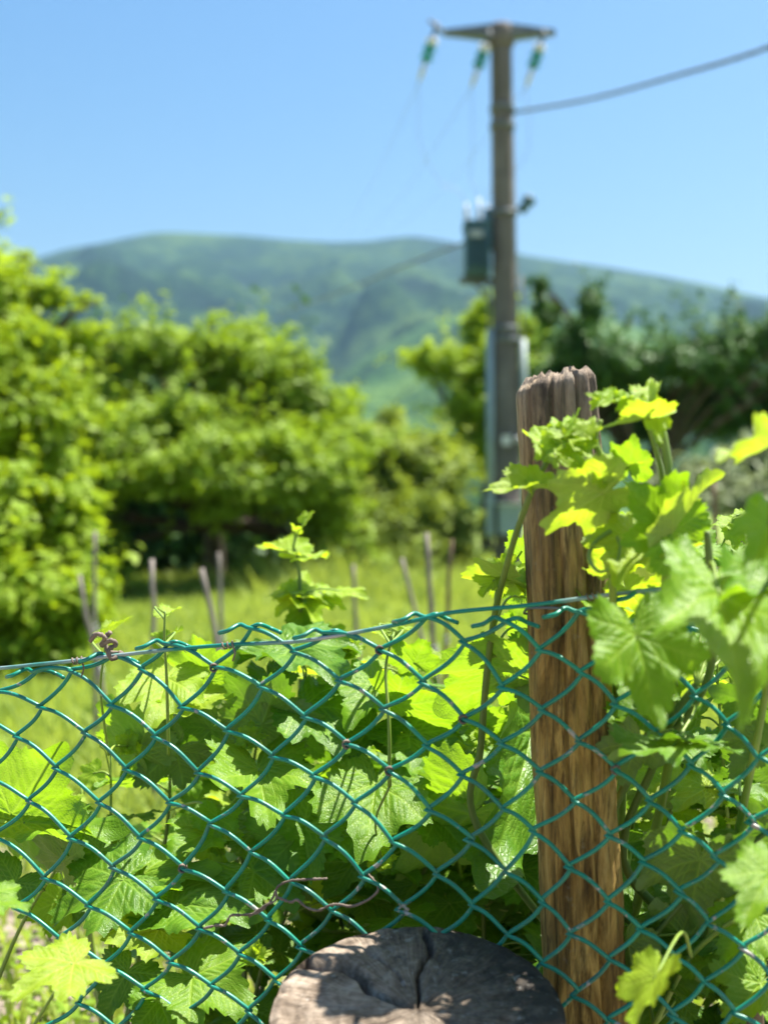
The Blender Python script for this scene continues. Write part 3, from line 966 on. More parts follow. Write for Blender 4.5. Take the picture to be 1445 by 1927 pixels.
NODES = {}
for a, b, u, v in [(0, 0, 714, 1223), (0, 1, 636, 1280), (0, 2, 572, 1349), (0, 3, 511, 1423), (0, 4, 454, 1499), (1, 0, 794, 1284), (1, 1, 720, 1335), (1, 2, 652, 1400), (1, 3, 589, 1461), (1, 4, 534, 1535),
                   (2, 0, 871, 1353), (2, 1, 802, 1402), (2, 2, 732, 1450), (2, 3, 667, 1511), (2, 4, 610, 1575), (2, -1, 943, 1294), (3, 0, 941, 1400), (3, 1, 867, 1459), (-1, 1, 553, 1225), (-1, 2, 491, 1293),
                   (-1, 3, 427, 1376), (-1, 4, 372, 1455), (-1, 5, 318, 1511), (-1, 6, 264, 1577), (-2, 2, 403, 1256), (-2, 3, 341, 1334), (-2, 4, 292, 1386), (-2, 5, 237, 1448), (-2, 6, 185, 1511), (-2, 7, 133, 1577),
                   (-2, 8, 83, 1653), (-3, 3, 266, 1258), (-3, 4, 208, 1327), (-3, 5, 159, 1379), (-3, 6, 105, 1445), (-3, 7, 54, 1507), (-4, 4, 133, 1260), (-4, 5, 76, 1331), (-4, 6, 31, 1386), (-1, 7, 212, 1633),
                   (0, 6, 344, 1633), (0, 7, 295, 1691), (0, 8, 245, 1755), (-1, 8, 166, 1705), (-1, 9, 113, 1768), (1, 7, 374, 1748), (1, 6, 426, 1680), (1, 8, 320, 1811), (2, 7, 450, 1795), (2, 6, 504, 1730),
                   (2, 8, 398, 1856), (3, 8, 468, 1903), (0, 9, 196, 1817), (1, 9, 273, 1863), (2, 9, 345, 1912), (-2, 9, 29, 1709), (2, -2, 1014, 1225), (3, -2, 1092, 1265), (3, -1, 1019, 1336), (4, -1, 1087, 1396),
                   (5, -1, 1158, 1448), (4, -2, 1154, 1325), (5, -2, 1231, 1379), (6, -2, 1298, 1439), (6, -1, 1220, 1508), (7, -1, 1281, 1564), (6, -3, 1364, 1364), (7, -2, 1358, 1495), (4, 0, 1014, 1452), (5, 0, 1079, 1508),
                   (6, 0, 1145, 1572), (7, 0, 1208, 1622), (5, 1, 1001, 1564), (6, 1, 1070, 1632), (7, 1, 1143, 1697), (8, 1, 1203, 1748), (9, 1, 1268, 1800), (7, 2, 1070, 1757), (10, 0, 1396, 1783), (1, -1, 870, 1207), (3, -3, 1160, 1195), (4, -4, 1300, 1180), (5, -5, 1440, 1160), (4, -3, 1240, 1252), (5, -4, 1375, 1236), (5, -3, 1305, 1310), (-5, 5, -8, 1302)]:
    NODES[(a - b, a + b)] = (u, v)
for c, uv in {-7: (205, 1236), -5: (312, 1211), -3: (470, 1180), -1: (612, 1190), 1: (800, 1160), 3: (952, 1168), 5: (1085, 1150), 7: (1225, 1117), 9: (1365, 1097), 11: (1500, 1078), -9: (66, 1264), -11: (-75, 1282)}.items():
    NODES[(c, -1)] = uv
ks = list(NODES)
def basis(c, r): return np.array([1, c, r, c * c, c * r, r * r, c ** 3, c * c * r, c * r * r])
A = np.array([basis(*k) for k in ks], float); B = np.array([NODES[k] for k in ks], float)
COEF = np.linalg.lstsq(A.T @ A + np.diag([0, 0, 0, 1, 1, 1, 40, 40, 40]), A.T @ B, rcond=None)[0]
def node(c, r):
    if (c, r) in NODES: return NODES[(c, r)]
    cc = max(-9, min(10, c)); rr = min(r, 10)
    base = basis(cc, rr) @ COEF
    return (base[0] + (c - cc) * 70 + random.uniform(-6, 6), base[1] + (r - rr) * 57 + random.uniform(-5, 5))


RW = .00255
def make_fence():
    t = empty('chain_link_fence', (0, fence_y(0), 0))
    tag(t, 'green plastic-coated chain-link fence strung across the front', 'fence')
    for k in range(-11, 15):
        pts = []
        rmax = 24
        prev = None
        seq = []
        for r in range(-1, rmax):
            c = k if (k + r) % 2 == 0 else k + 1
            u, v = node(c, r)
            seq.append((PF(u, v), 1 if c == k + 1 else -1))
        if seq[0][0].x < -1.0 or seq[0][0].x > .95: continue
        if seq[0][0].z < 0: continue
        for i in range(len(seq) - 1):
            p0, s0 = seq[i]; p1, s1 = seq[i + 1]
            if p1.z < .02: break
            # overshoot so that neighbours hook into one another
            a = p0 + Vector((s0 * RW * 1.1, 0, 0)); b = p1 + Vector((s1 * RW * 1.1, 0, 0))
            dv = b - a
            front = -1 if s0 < 0 else 1          # falling to the right runs in front, to the left behind
            perp = Vector((1, K_F, 0)).normalized() * abs(dv.z) + Vector((0, 0, 1)) * (abs(dv.x) if s0 < 0 else -abs(dv.x))
            perp.normalize()
            bow = (.105 if s0 < 0 else .085) * dv.length
            m = 9
            for q in range(m):
                tt = q / m
                e = math.sin(math.pi * tt)
                skew = e * (1 + .25 * math.cos(math.pi * tt))
                wob = Vector((mnoise.noise((k * 3.1, i * 1.3 + tt, 1)), 0, mnoise.noise((k * 3.1, i * 1.3 + tt, 5)))) * .0018
                pts.append(a + dv * tt + perp * bow * skew * .8 + Vector((0, front * RW * 1.25 * e ** .5 if e > 0 else 0, 0)) + wob)
        # knuckle at the top: the wire end bends over its neighbour and the tension wire
        s = 1 if seq[0][1] < 0 else -1
        p0 = pts[0]
        end = [p0 + Vector((-s * .034, .001 + s * .004, -.007)), p0 + Vector((-s * .022, -s * .006, -.003)), p0 + Vector((-s * .010, s * .005, .003))]
        up = [p0 + Vector((s * .013, -.005, -.003))] if False else []
        full = catmull(end + pts[0:1], 4)[:-1] + pts
        mb = MB(); mb.tube(full, RW, 8)
        mb.build('wire', M['fence_wire'], t)
    # tension wire along the top
    tw = [(-260, 1272), (-120, 1264), (0, 1257), (70, 1250), (140, 1243), (230, 1232), (320, 1222), (430, 1213), (500, 1210), (565, 1206), (640, 1195), (760, 1172), (850, 1152), (1000, 1138), (1130, 1121), (1250, 1107), (1330, 1098), (1480, 1080), (1700, 1060)]
    mb = MB(); c = catmull([PF(u, v, -.003) for u, v in tw], 10)
    mb.tube(c, .0024, 8)
    mb.build('tension_wire', M['tension'], t)
    # short lashings
    for u, v in ((428, 1214), (146, 1243), (1112, 1123)):
        mb = MB(); c = PF(u, v, -.003)
        ax = (PF(u + 10, v - 1.5) - PF(u - 10, v + 1.5)).normalized()
        n1 = ax.orthogonal().normalized(); n2 = ax.cross(n1)
        pts = [c + ax * (-.006 + .0022 * k / 2) + (math.cos(k * 1.1) * n1 + math.sin(k * 1.1) * n2) * .0042 for k in range(14)]
        pts += [pts[-1] + Vector((.004, 0, -.012)), pts[-1] + Vector((.001, 0, -.022))]
        mb.tube(pts, .0011, 6); mb.build('lashing', M['dry'], t)
    for (c_, r_) in ((0, 0), (-1, 3), (2, 4 - 2), (-6, 6), (0, 4), (-4, 0), (6, 4)):
        if (c_ + r_) % 2: continue
        u, v = node(c_, r_); mb = MB(); c = PF(u, v)
        vs = []
        pts = [c + Vector((math.cos(k) * .0042, math.sin(k * 2.2) * .0045, math.sin(k) * .0046)) for k in np.linspace(0, 17, 34)]
        mb.tube(pts, .0013, 5); mb.build('lashing', M['dry'], t)
    return t


make_fence()

# ------------------------------------------------------------------ wooden post
def make_post():
    d = 1.425
    zt = lambda v: EYE - (v - VC) * d / FPX
    foot = Vector((P(1135, 963, d).x, d, 0))
    t = empty('fence_post', foot)
    tag(t, 'weathered split wooden post with a slanting rough top behind the fence', 'post')
    n, m = 96, 150
    half_w, half_d = .0455, .040
    ztop = zt(690)
    vs = []
    def prof(a):
        # rounded, lopsided square
        ca, sa = math.cos(a), math.sin(a)
        k = (abs(ca) ** 3.2 + abs(sa) ** 3.2) ** (-1 / 3.2)
        return Vector((ca * k * half_w, sa * k * half_d, 0))
    for i in range(m):
        f = i / (m - 1)
        for k in range(n):
            a = 2 * math.pi * k / n
            p = prof(a)
            # slanting top: lower on the camera's left
            ztk = ztop - .003 - (half_w - p.x) / (2 * half_w) * .020 + .006 * mnoise.noise((p.x * 38, p.y * 38, 2)) + .001 * mnoise.noise((p.x * 160, p.y * 160, 2))
            z = -.1 + (ztk + .1) * (f ** .8)
            cx = P(lerp(1045, 1104, min(1, max(0, (ztop - z) / (zt(1927) - ztop) * -1 * -1))), 963, d).x if False else lerp(P(1046, 963, d).x, P(1103, 963, d).x, (ztop - z) / (ztop - zt(1927)))
            wob = .0035 * mnoise.noise((z * 5, 3, 1))
            s = 1 + .05 * mnoise.noise((z * 3, 9, 1)) + .02 * (1 - f)
            # deep splits running with the grain
            g = 0
            for gi, (ga, gd, gw, gz) in enumerate(((-1.15, .020, .050, 1.0), (-1.85, .012, .045, .9), (-2.35, .009, .05, .35), (-.75, .007, .045, .8), (-1.52, .006, .035, 1.0), (-.35, .006, .05, 1), (2, .008, .08, 1))):
                aa = ga + .16 * mnoise.noise((z * 2.2, gi * 5.1, 0)) + .05 * mnoise.noise((z * 9, gi * 5.1, 0))
                da = (a - aa + math.pi) % (2 * math.pi) - math.pi
                depth = gd * (.55 + .6 * mnoise.noise((z * 3.1, gi * 7.7, 4)) + (.5 if z > ztop - .12 else 0))
                g += max(0, depth) * math.exp(-(da / gw) ** 2)
            g += .0030 * mnoise.noise((a * 7, z * 7, 3)) + .0016 * mnoise.noise((a * 19, z * 16, 6)) + .0045 * max(0, mnoise.noise((a * 2.5, z * 12, 9)))
            rl = p.length
            q = p * ((rl * s - g) / rl)
            if z > ztk - .012: q *= 1 - .13 * ((z - ztk + .012) / .012) ** 2
            vs.append((cx + q.x + wob, d + q.y, z))
    fs = [(i * n + k, i * n + (k + 1) % n, (i + 1) * n + (k + 1) % n, (i + 1) * n + k) for i in range(m - 1) for k in range(n)]
    # rough top
    rings = 8; base = (m - 1) * n
    last = [Vector(p) for p in vs[base:base + n]]
    cen = sum(last, Vector()) / n
    prev = base
    for r in range(1, rings + 1):
        st = len(vs)
        for k in range(n):
            p = last[k].lerp(cen, r / (rings + .3))
            p.z += .016 * mnoise.noise((p.x * 70, p.y * 70, 4)) + .006 * mnoise.noise((p.x * 200, p.y * 200, 8)) - .004 + .006 * math.sin(math.pi * r / (rings + .3))
            vs.append(tuple(p))
        fs += [(prev + k, prev + (k + 1) % n, st + (k + 1) % n, st + k) for k in range(n)]
        prev = st
    fs.append(tuple(prev + k for k in range(n)))
    mb = MB(); mb.add(vs, fs)
    mb.build('timber', M['post'], t, origin=None)
    # wire tie round the post and a bent nail
    mb = MB(); pts = []
    zc = zt(1165); cx = lerp(P(1046, 963, d).x, P(1103, 963, d).x, (ztop - zc) / (ztop - zt(1927)))
    for a in np.linspace(0, 2 * math.pi * 1.05, 50):
        p = prof(a); pts.append(Vector((cx + p.x * 1.08, d + p.y * 1.1, zc + .004 * math.sin(a * 2) + .003 * a)))
    mb.tube(pts, .0016, 6); mb.build('wire_tie', M['steel_dark'], t)
    return t


make_post()

# ------------------------------------------------------------------ sawn log standing before the fence
def make_stump():
    d = 1.265
    Rr = .1515
    c = P(786, 1900, d)
    t = empty('sawn_log', (c.x, d, 0))
    tag(t, 'upright half-round sawn log with a cracked mouldy cut end before the fence', 'log')
    tilt = math.tan(R(15))
    n, m = 256, 52
    def rlim(a):
        r = Rr * (1 + .022 * mnoise.noise((math.cos(a) * 1.5, math.sin(a) * 1.5, 3)) + .012 * mnoise.noise((math.cos(a) * 7, math.sin(a) * 7, 3)))
        ca, sa = math.cos(a), math.sin(a)
        # split face towards the camera: y > -.05 + .26 x
        den = sa - .26 * ca
        if den < -1e-4:
            r = min(r, -.050 / den)
        return r
    cracks = [(2.50, .016, .009, .02, .95), (1.50, .009, .0045, .01, .85), (2.08, .0016, .0030, .25, .8), (.75, .0015, .0030, .3, .75), (.25, .002, .003, .2, .9), (2.95, .0016, .003, .3, .95), (1.15, .0012, .003, .4, .95), (-.4, .003, .004, .1, .9), (3.6, .003, .004, .1, .9), (1.8, .0012, .0028, .5, 1.0), (.5, .0012, .0028, .55, 1.0)]
    vs = [(0, 0, 0)]
    for i in range(1, m + 1):
        f = i / m
        for k in range(n):
            a = 2 * math.pi * k / n
            rm = rlim(a); r = rm * f
            x, y = r * math.cos(a), r * math.sin(a)
            z = .0022 * mnoise.noise((x * 60, y * 60, 1)) + .0015 * mnoise.noise((a * 9, f * 3, 2)) - .003 * f * f
            for ci, (ca, cd, cw, r0, r1) in enumerate(cracks):
                aa = ca + .22 * mnoise.noise((f * 2.4, ci * 3.3, 0)) + .07 * mnoise.noise((f * 9, ci * 3.3, 0))
                da = (a - aa + math.pi) % (2 * math.pi) - math.pi
                wd = cw * (.5 + f)
                env = min(1, max(0, (r / Rr - r0) / .06)) * min(1, max(0, (r1 + .1 - f) / .1))
                z -= cd * 2.4 * env * math.exp(-(da * r / (wd * .50)) ** 2)
            z -= .004 * max(0, (f - .93) / .07) ** 2 + (.006 * max(0, mnoise.noise((math.cos(a) * 9, math.sin(a) * 9, 11))) if f > .95 else 0)
            vs.append((x, y, z + y * tilt))
    fs = [(0, 1 + k, 1 + (k + 1) % n) for k in range(n)]
    for i in range(m - 1):
        b0, b1 = 1 + i * n, 1 + (i + 1) * n
        fs += [(b0 + k, b1 + k, b1 + (k + 1) % n, b0 + (k + 1) % n) for k in range(n)]
    off = Vector((c.x, d, c.z))
    mb = MB(); mb.add(vs, fs)
    o = mb.build('cut_end', M['stump_top'], t, origin=(0, 0, 0))
    o.location = off - t.location
    # side: bark and split face
    mb = MB(); vs = []
    rows = 24
    for i in range(rows):
        f = i / (rows - 1)
        for k in range(n):
            a = 2 * math.pi * k / n
            rm = rlim(a) * (1 + .010 * mnoise.noise((a * 8, f * 20, 1)) * min(1, f * 8))
            x, y = rm * math.cos(a), rm * math.sin(a)
            z = lerp(c.z + y * tilt - .007, -.08, f)
            vs.append((x + c.x, y + d, z))
    fs = [(i * n + k, (i + 1) * n + k, (i + 1) * n + (k + 1) % n, i * n + (k + 1) % n) for i in range(rows - 1) for k in range(n)]
    mb.add(vs, fs)
    mb.build('bark', M['stump_bark'], t)


make_stump()

# ------------------------------------------------------------------ vine leaves
def leaf_shape(seed, lobed=.5, teeth=.075, young=False):
    g = random.Random(seed)
    NA, NR = 168, 22
    lt = [(0, 1.0), (g.uniform(.90, 1.02), g.uniform(.84, .95)), (g.uniform(1.78, 1.98), g.uniform(.66, .78)), (2.65, .52)]
    lt2 = [(0, 1.0), (g.uniform(.90, 1.02), g.uniform(.84, .95)), (g.uniform(1.78, 1.98), g.uniform(.66, .78)), (2.65, .52)]
    def outline(th):
        t = abs(th); L = lt if th >= 0 else lt2
        # lobes as smooth bumps over a rounded body
        r = .66 - .10 * (t / math.pi)
        best = 0
        for (la, lr), wd in zip(L, (.34, .34, .36, .36)):
            b = (lr - .60) * math.exp(-(abs(t - la) / wd) ** 1.7)
            best = max(best, b)
        r = lerp(r + best * .92, r + best + .06, 1 - lobed)
        r *= 1 - lobed * .10 * math.exp(-((t - .50) / .13) ** 2) - lobed * .12 * math.exp(-((t - 1.42) / .14) ** 2)
        if t > 2.45: r *= lerp(1, .13, min(1, (t - 2.45) / (math.pi - 2.45)) ** 1.35)
        return r
    ntee = g.randint(19, 23)
    ph = g.random()
    def tooth(th):
        t = abs(th)
        q = t * ntee / math.pi + ph + .35 * math.sin(t * 5 + seed) + .2 * math.sin(t * 13 + seed)
        w = q % 1.0
        saw = w / .62 if w < .62 else (1 - w) / .38
        amp = .95 * teeth * (.7 + .6 * abs(math.sin(q * 2.1 + seed)))
        return amp * (saw - .35) * max(0, 1 - max(0, t - 2.6) * 2.5)
    # vein skeleton
    segs = []
    O = np.array([0, 0])
    def pt(th, r): return np.array([math.sin(th) * r, math.cos(th) * r])
    prim = [(0, 1.0)] + [(s * a, r) for s, L in ((1, lt), (-1, lt2)) for a, r in L[1:]]
    for a, r in prim:
        tip = pt(a, r * .97)
        segs.append((O, tip, 1.0 if abs(a) < 1.2 else .8))
        nsec = 6 if abs(a) < 1.2 else 4
        for k in range(nsec):
            f = .16 + .74 * k / nsec + g.uniform(-.03, .03)
            for s in (-1, 1):
                st = pt(a, r * f)
                ln = (1 - f) * .52 * r + .06
                an = a + s * g.uniform(.72, .88)
                segs.append((st, st + pt(an, ln), .55))
    verts = np.zeros((NR * NA + 1, 3)); vein = np.zeros(NR * NA + 1)
    ths = np.linspace(-math.pi, math.pi, NA, endpoint=False) + math.pi / NA
    base = np.array([outline(t) for t in ths]); tee = np.array([tooth(t) for t in ths])
    rho = (np.arange(1, NR + 1) / NR) ** .92
    RR = rho[:, None] * base[None] + (rho[:, None] ** 7) * (tee * (.5 + base))[None]
    X = RR * np.sin(ths)[None]; Y = RR * np.cos(ths)[None]
    pts = np.stack([X.ravel(), Y.ravel()], 1); pts = np.concatenate([[[0, 0]], pts])
    vd = np.zeros(len(pts)); dmin = np.full(len(pts), 9.0)
    for a, b, w in segs:
        ab = b - a; L2 = (ab ** 2).sum()
        tt = np.clip(((pts - a) @ ab) / L2, 0, 1)
        dd = np.linalg.norm(pts - (a + tt[:, None] * ab), axis=1)
        ww = (.017 * w + .004) * (1 - .65 * tt) + .003
        vd = np.maximum(vd, np.exp(-(dd / ww) ** 2) * (.45 + .55 * w))
        dmin = np.minimum(dmin, dd / (.5 + .5 * w))
    x, y = pts[:, 0], pts[:, 1]
    r2 = x * x + y * y
    z = np.minimum(dmin, .09) * .17 - vd * .008            # tissue bulges between sunken veins
    fold = g.uniform(.05, .34) * (1.6 if young else 1)
    droop = g.uniform(.02, .30)
    z += fold * np.abs(x) - droop * r2 * .55
    z += .055 * np.sin(5 * np.arctan2(x, y) + seed) * r2 + .045 * np.sin(3.1 * x * 3 + seed) * np.sin(2.6 * y * 3 + seed * 2) * np.sqrt(r2)
    z += g.uniform(-.18, .18) * x * y + g.uniform(-.12, .12) * x * np.abs(x)
    rim = np.concatenate([[0], np.repeat(rho, NA)])
    z += .05 * np.sin(11 * np.arctan2(x, y) + seed * 3) * rim ** 5 * np.sqrt(r2)
    verts = np.stack([x, y, z], 1)
    faces = []
    i0 = 1
    f3 = np.array([(0, 1 + (k + 1) % NA, 1 + k) for k in range(NA) if True])
    q = []
    for r in range(NR - 1):
        b0, b1 = 1 + r * NA, 1 + (r + 1) * NA
        for k in range(NA):
            k2 = (k + 1) % NA
            if k2 == 0: continue                     # the notch where the stalk joins stays open
            q.append((b0 + k, b0 + k2, b1 + k2)); q.append((b0 + k, b1 + k2, b1 + k))
    f3 = f3[:-1]
    return verts, np.concatenate([f3, np.array(q)]), vd


LEAF = {}
for key, mat in (('mature', 'leaf_mature'), ('mid', 'leaf_mid'), ('young', 'leaf_young')):
    LEAF[key] = []
shapes = [leaf_shape(s, lo, te, yo) for s, lo, te, yo in ((1, .45, .075, 0), (2, .7, .085, 0), (3, .3, .07, 0), (4, .85, .09, 0), (5, .5, .08, 0), (6, .6, .07, 0), (7, .4, .09, 1), (8, .9, .10, 1), (9, .55, .08, 0), (11, .35, .085, 0), (12, .65, .06, 0), (13, .25, .065, 0), (14, .75, .075, 0), (15, .5, .06, 0))]
for key in LEAF:
    for vts, fcs, vd in shapes:
        me_o = np_mesh('leaf', vts, fcs, M['leaf_' + key], smooth=True, attrs={'vein': vd})
        LEAF[key].append(me_o.data)
        bpy.data.objects.remove(me_o)


LEAVES = []        # every vine leaf: object, stalk, centre, radius, whether the photo shows it singly


class Vine:
    def __init__(self, label, base, group=None):
        self.base = Vector(base)
        self.root = empty('grapevine', base)
        tag(self.root, label, 'vine', group)
        self.shoots = []          # point lists, for petioles to find
        self.mb = MB()            # petioles
        self.nleaf = 0
    def cane(self, pts, r0, r1, mat='cane', name='trunk', n=8, sub=8):
        c = catmull(pts, sub)
        mb = MB()
        N = len(c)
        rads = [lerp(r0, r1, i / (N - 1)) * (1 + .10 * mnoise.noise((i * .6, r0 * 900, 2))) for i in range(N)]
        mb.tube(c, rads, n)
        mb.build(name, M[mat], self.root)
        self.shoots.append(c)
        return c
    def leaf(self, J, tip, nrm, kind='mature', var=None, attach=None, petiole=True, wide=1.0, hero=False):
        J = Vector(J); Yv = Vector(tip) - J
        L = Yv.length; Yv.normalize()
        Z = Vector(nrm); Z = (Z - Z.dot(Yv) * Yv)
        if Z.length < 1e-4: Z = Yv.orthogonal()
        Z.normalize(); X = Yv.cross(Z)
        me = LEAF[kind][var if var is not None else random.randrange(len(LEAF[kind]))]
        o = bpy.data.objects.new('leaf', me)
        col.objects.link(o)
        mt = Matrix((X * L * wide, Yv * L, Z * L)).transposed().to_4x4()
        mt.translation = J - self.root.location
        o.parent = self.root
        o.matrix_local = mt
        self.nleaf += 1
        rec = [o, None, J + Yv * L * .3, L * .62, hero]
        LEAVES.append(rec)
        if petiole:
            if attach is None and self.shoots:
                best = None
                for c in self.shoots:
                    for p in c[::2]:
                        dd = (p - J).length + .25 * max(0, p.z - J.z)
                        if best is None or dd < best[0]: best = (dd, p)
                if best[0] < .22: attach = best[1]
                else: attach = J - Yv * .05 + Vector((0, .01, -.05))
            if attach is not None:
                a = Vector(attach)
                mid = a.lerp(J, .55) + Vector((0, 0, .10 * (a - J).length)) - Yv * .1 * (a - J).length
                c = catmull([a, mid, J + Yv * .003], 5)
                sm = MB(); sm.tube(c, [lerp(.0020, .0013, i / (len(c) - 1)) for i in range(len(c))], 6)
                rec[1] = sm.build('leaf_stalk', M['shoot'], self.root)
        return o
    def tendril(self, start, dirv, length=.1, turns=2.0, r=.0009, mat='shoot'):
        start = Vector(start); dirv = Vector(dirv).normalized()
        n1 = dirv.orthogonal().normalized(); n2 = dirv.cross(n1)
        pts = []
        for i in range(30):
            f = i / 29
            cr = .012 * max(0, f - .35) * (1.2 - f)  * 2.5
            a = turns * 6.283 * max(0, f - .35) / .65
            pts.append(start + dirv * length * (f if f < .6 else .6 + (f - .6) * .4) + (n1 * (math.cos(a) - 1) + n2 * math.sin(a)) * cr + Vector((0, 0, .3 * length * math.sin(f * 3) * .4)))
        mb = MB(); mb.tube(pts, [lerp(r * 1.3, r * .6, i / 29) for i in range(30)], 5)
        mb.build('tendril', M[mat], self.root)
    def close(self):
        pass


VG = 'grapevines along the fence'
def clear_fence(p, gap=.035):
    p = Vector(p); lim = fence_y(p.x) + gap
    if p.y < lim: p.y = lim
    return p


def canopy_v(u):
    return float(np.interp(u, [-200, 0, 90, 160, 230, 300, 420, 560, 700, 850, 980, 1100, 1250, 1450, 1700], [1500, 1470, 1440, 1420, 1370, 1300, 1258, 1248, 1245, 1235, 1190, 1090, 1060, 1040, 1030]))


def random_shoots(vine, nsh, spread, d_rng, dens, seed, kinds=('mature', 'mature', 'mid', 'mid', 'young'), top_adj=0, smin=.045, smax=.075, fmin=0.0, inner=0):
    g = random.Random(seed)
    head = vine.base + Vector((g.uniform(-.02, .02), g.uniform(-.02, .02), g.uniform(.22, .34)))
    vine.cane([vine.base - Vector((0, 0, .05)), vine.base.lerp(head, .5) + Vector((.02, .01, 0)), head], .016, .011, sub=6)
    for s in range(nsh):
        dx = spread * (-1 + 2 * (s + g.random()) / nsh)
        d = g.uniform(*d_rng)
        x = vine.base.x + dx
        u = UC + x * FPX / d
        vt = canopy_v(u) + top_adj + (g.uniform(0, 170) if g.random() < .75 else g.uniform(-25, 40))
        e = P(u, vt, d)
        e.z = max(e.z, .35)
        mid = head.lerp(e, .55) + Vector((g.uniform(-.03, .03), g.uniform(-.04, .04), .03))
        c = catmull([head, mid, e], 10)
        mb = MB(); N = len(c)
        mb.tube(c, [lerp(.0042, .0016, i / (N - 1)) for i in range(N)], 7)
        mb.build('shoot', M['shoot_dark' if g.random() < .5 else 'shoot'], vine.root)
        vine.shoots.append(c)
        ln = sum((c[i + 1] - c[i]).length for i in range(N - 1))
        nl = max(3, int(ln / dens))
        side = g.choice((-1, 1)); phase = g.uniform(0, 6.28)
        for k in range(nl):
            f = (k + .6) / nl
            if f < fmin: continue
            i = min(N - 1, int(f * (N - 1)))
            p = c[i]; side = -side
            az = phase + (0 if side > 0 else math.pi) + g.uniform(-.7, .7)
            out = Vector((math.cos(az), math.sin(az), 0))
            pl = g.uniform(.035, .085) * (1.1 - .5 * f)
            J = p + out * pl + Vector((0, 0, pl * g.uniform(.15, .7)))
            young = f > .86
            L = g.uniform(smin, smax) * g.choice((.7, 1, 1, 1.15)) * (1 if f < .75 else lerp(1, .40, (f - .75) / .25))
            tipd = (out + Vector((g.uniform(-.4, .4), g.uniform(-.4, .4), g.uniform(-.8, .25))))
            nrm = Vector((sun_dir.x * .5, sun_dir.y * .3, .8)) + Vector((g.gauss(0, .42), g.gauss(-.22, .45), g.gauss(0, .2)))
            J = clear_fence(J, .02 + L * .55)
            tip = J + tipd.normalized() * L
            tip = clear_fence(tip, .012)
            kind = 'young' if young else g.choice(kinds)
            vine.leaf(J, tip, nrm, kind, g.choice((0, 1, 2, 3, 4, 5, 8, 9, 10, 11, 12, 13) if not young else (6, 7, 12)), attach=p, wide=g.uniform(.82, 1.12))
        if g.random() < .6:
            vine.tendril(c[-3], Vector((g.uniform(-1, 1), g.uniform(-.6, .3), g.uniform(.2, 1))), g.uniform(.06, .12), g.uniform(1, 2.5))

    for k in range(inner):        # dark leaves added low inside the row to deepen its shade
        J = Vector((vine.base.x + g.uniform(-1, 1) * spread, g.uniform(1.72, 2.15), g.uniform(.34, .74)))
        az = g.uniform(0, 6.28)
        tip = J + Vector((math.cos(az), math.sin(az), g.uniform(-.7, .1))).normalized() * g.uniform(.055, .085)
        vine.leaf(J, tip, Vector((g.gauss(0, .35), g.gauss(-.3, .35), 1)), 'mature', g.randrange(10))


def H(vine, u, v, ut, vt, d, dd, nrm, kind='mid', var=None, wide=1.0, attach=None, petiole=True):
    """a leaf the photo shows clearly: stalk end, tip, depth, facing"""
    if d >= 1.555 and vine in V:         # the row bulges towards the fence lower down
        d = lerp(1.86, 1.54, min(1, max(0, (v - 1230) / 640))) + (d - 1.62) * .5
    J = P(u, v, d); T = P(ut, vt, d); a = T - J; nrm = Vector(nrm).normalized()
    b = Vector(((ut - UC) / FPX, 1, -(vt - VC) / FPX))
    den = b.dot(nrm)
    e = -a.dot(nrm) / den if abs(den) > .12 else 0
    lim = 1.1 * a.length
    e = max(-lim, min(lim, e))
    T = P(ut, vt, d + e + dd)
    behind = d > fence_y(J.x) + .03
    if behind: T = P(ut, vt, max(T.y, fence_y(T.x) + .012))
    L = (T - J).length
    return vine.leaf(J, T, nrm, kind, var, attach, petiole, wide * (a.length / L) ** .75, hero=True)


UPC = Vector((.1, -.45, .85))      # upper face seen, lit from above
UP = Vector((.1, -.25, 1))
BK = Vector((.25, .85, .5))        # seen from below, sun behind
FL = Vector((0, -1, .25))

# plants behind the fence, from the picture's left to its right
plants = [
    ('sparse vine at the open end of the fence, soil showing through its leaves', -.62, 1.85, 3, .20, (1.74, 2.0), .11, 31),
    ('vine under the dried brown tendril on the fence top', -.40, 1.90, 5, .20, (1.78, 2.15), .090, 32),
    ('vine with a pale shiny leaf under the raised fence knuckle', -.22, 1.92, 6, .18, (1.80, 2.2), .075, 33),
    ('vine behind the middle of the fence, directly above the sawn log', -.02, 1.92, 7, .18, (1.80, 2.2), .066, 34),
    ('vine filling the fence just left of the wooden post', .16, 1.92, 8, .17, (1.78, 2.2), .058, 35),
]
V = []
for lab, x, y, ns, spr, dr, dens, seed in plants:
    vn = Vine(lab, (x, y, 0), VG)
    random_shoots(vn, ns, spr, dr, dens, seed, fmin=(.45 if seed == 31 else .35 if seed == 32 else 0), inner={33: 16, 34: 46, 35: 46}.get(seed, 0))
    V.append(vn)

v0, v1, v2, v3, v4 = V
# heroes at the open end
H(v0, 22, 1532, 108, 1412, 1.62, .03, BK, 'mid', 2, 1.15)
H(v0, 42, 1548, 218, 1556, 1.60, -.02, Vector((.1, -.25, .95)), 'mid', 2, .8)
H(v0, 120, 1622, 62, 1566, 1.68, .03, BK, 'mid', 0)
H(v0, 190, 1600, 135, 1640, 1.70, -.02, UPC, 'mature', 1)
H(v0, 232, 1655, 92, 1712, 1.58, -.03, Vector((-.3, -.5, .7)), 'mature', 3)
H(v0, 30, 1660, -30, 1720, 1.56, -.03, UPC, 'mature', 4)
H(v1, 315, 1276, 288, 1354, 1.60, -.03, UPC, 'young', 0, 1.05)
H(v1, 386, 1276, 372, 1196, 1.66, .02, BK, 'mid', 5, 1.1)
H(v1, 352, 1322, 456, 1292, 1.60, 0, Vector((0, -.35, .9)), 'young', 2, .8)
H(v1, 262, 1412, 200, 1320, 1.66, .03, BK, 'mid', 8)
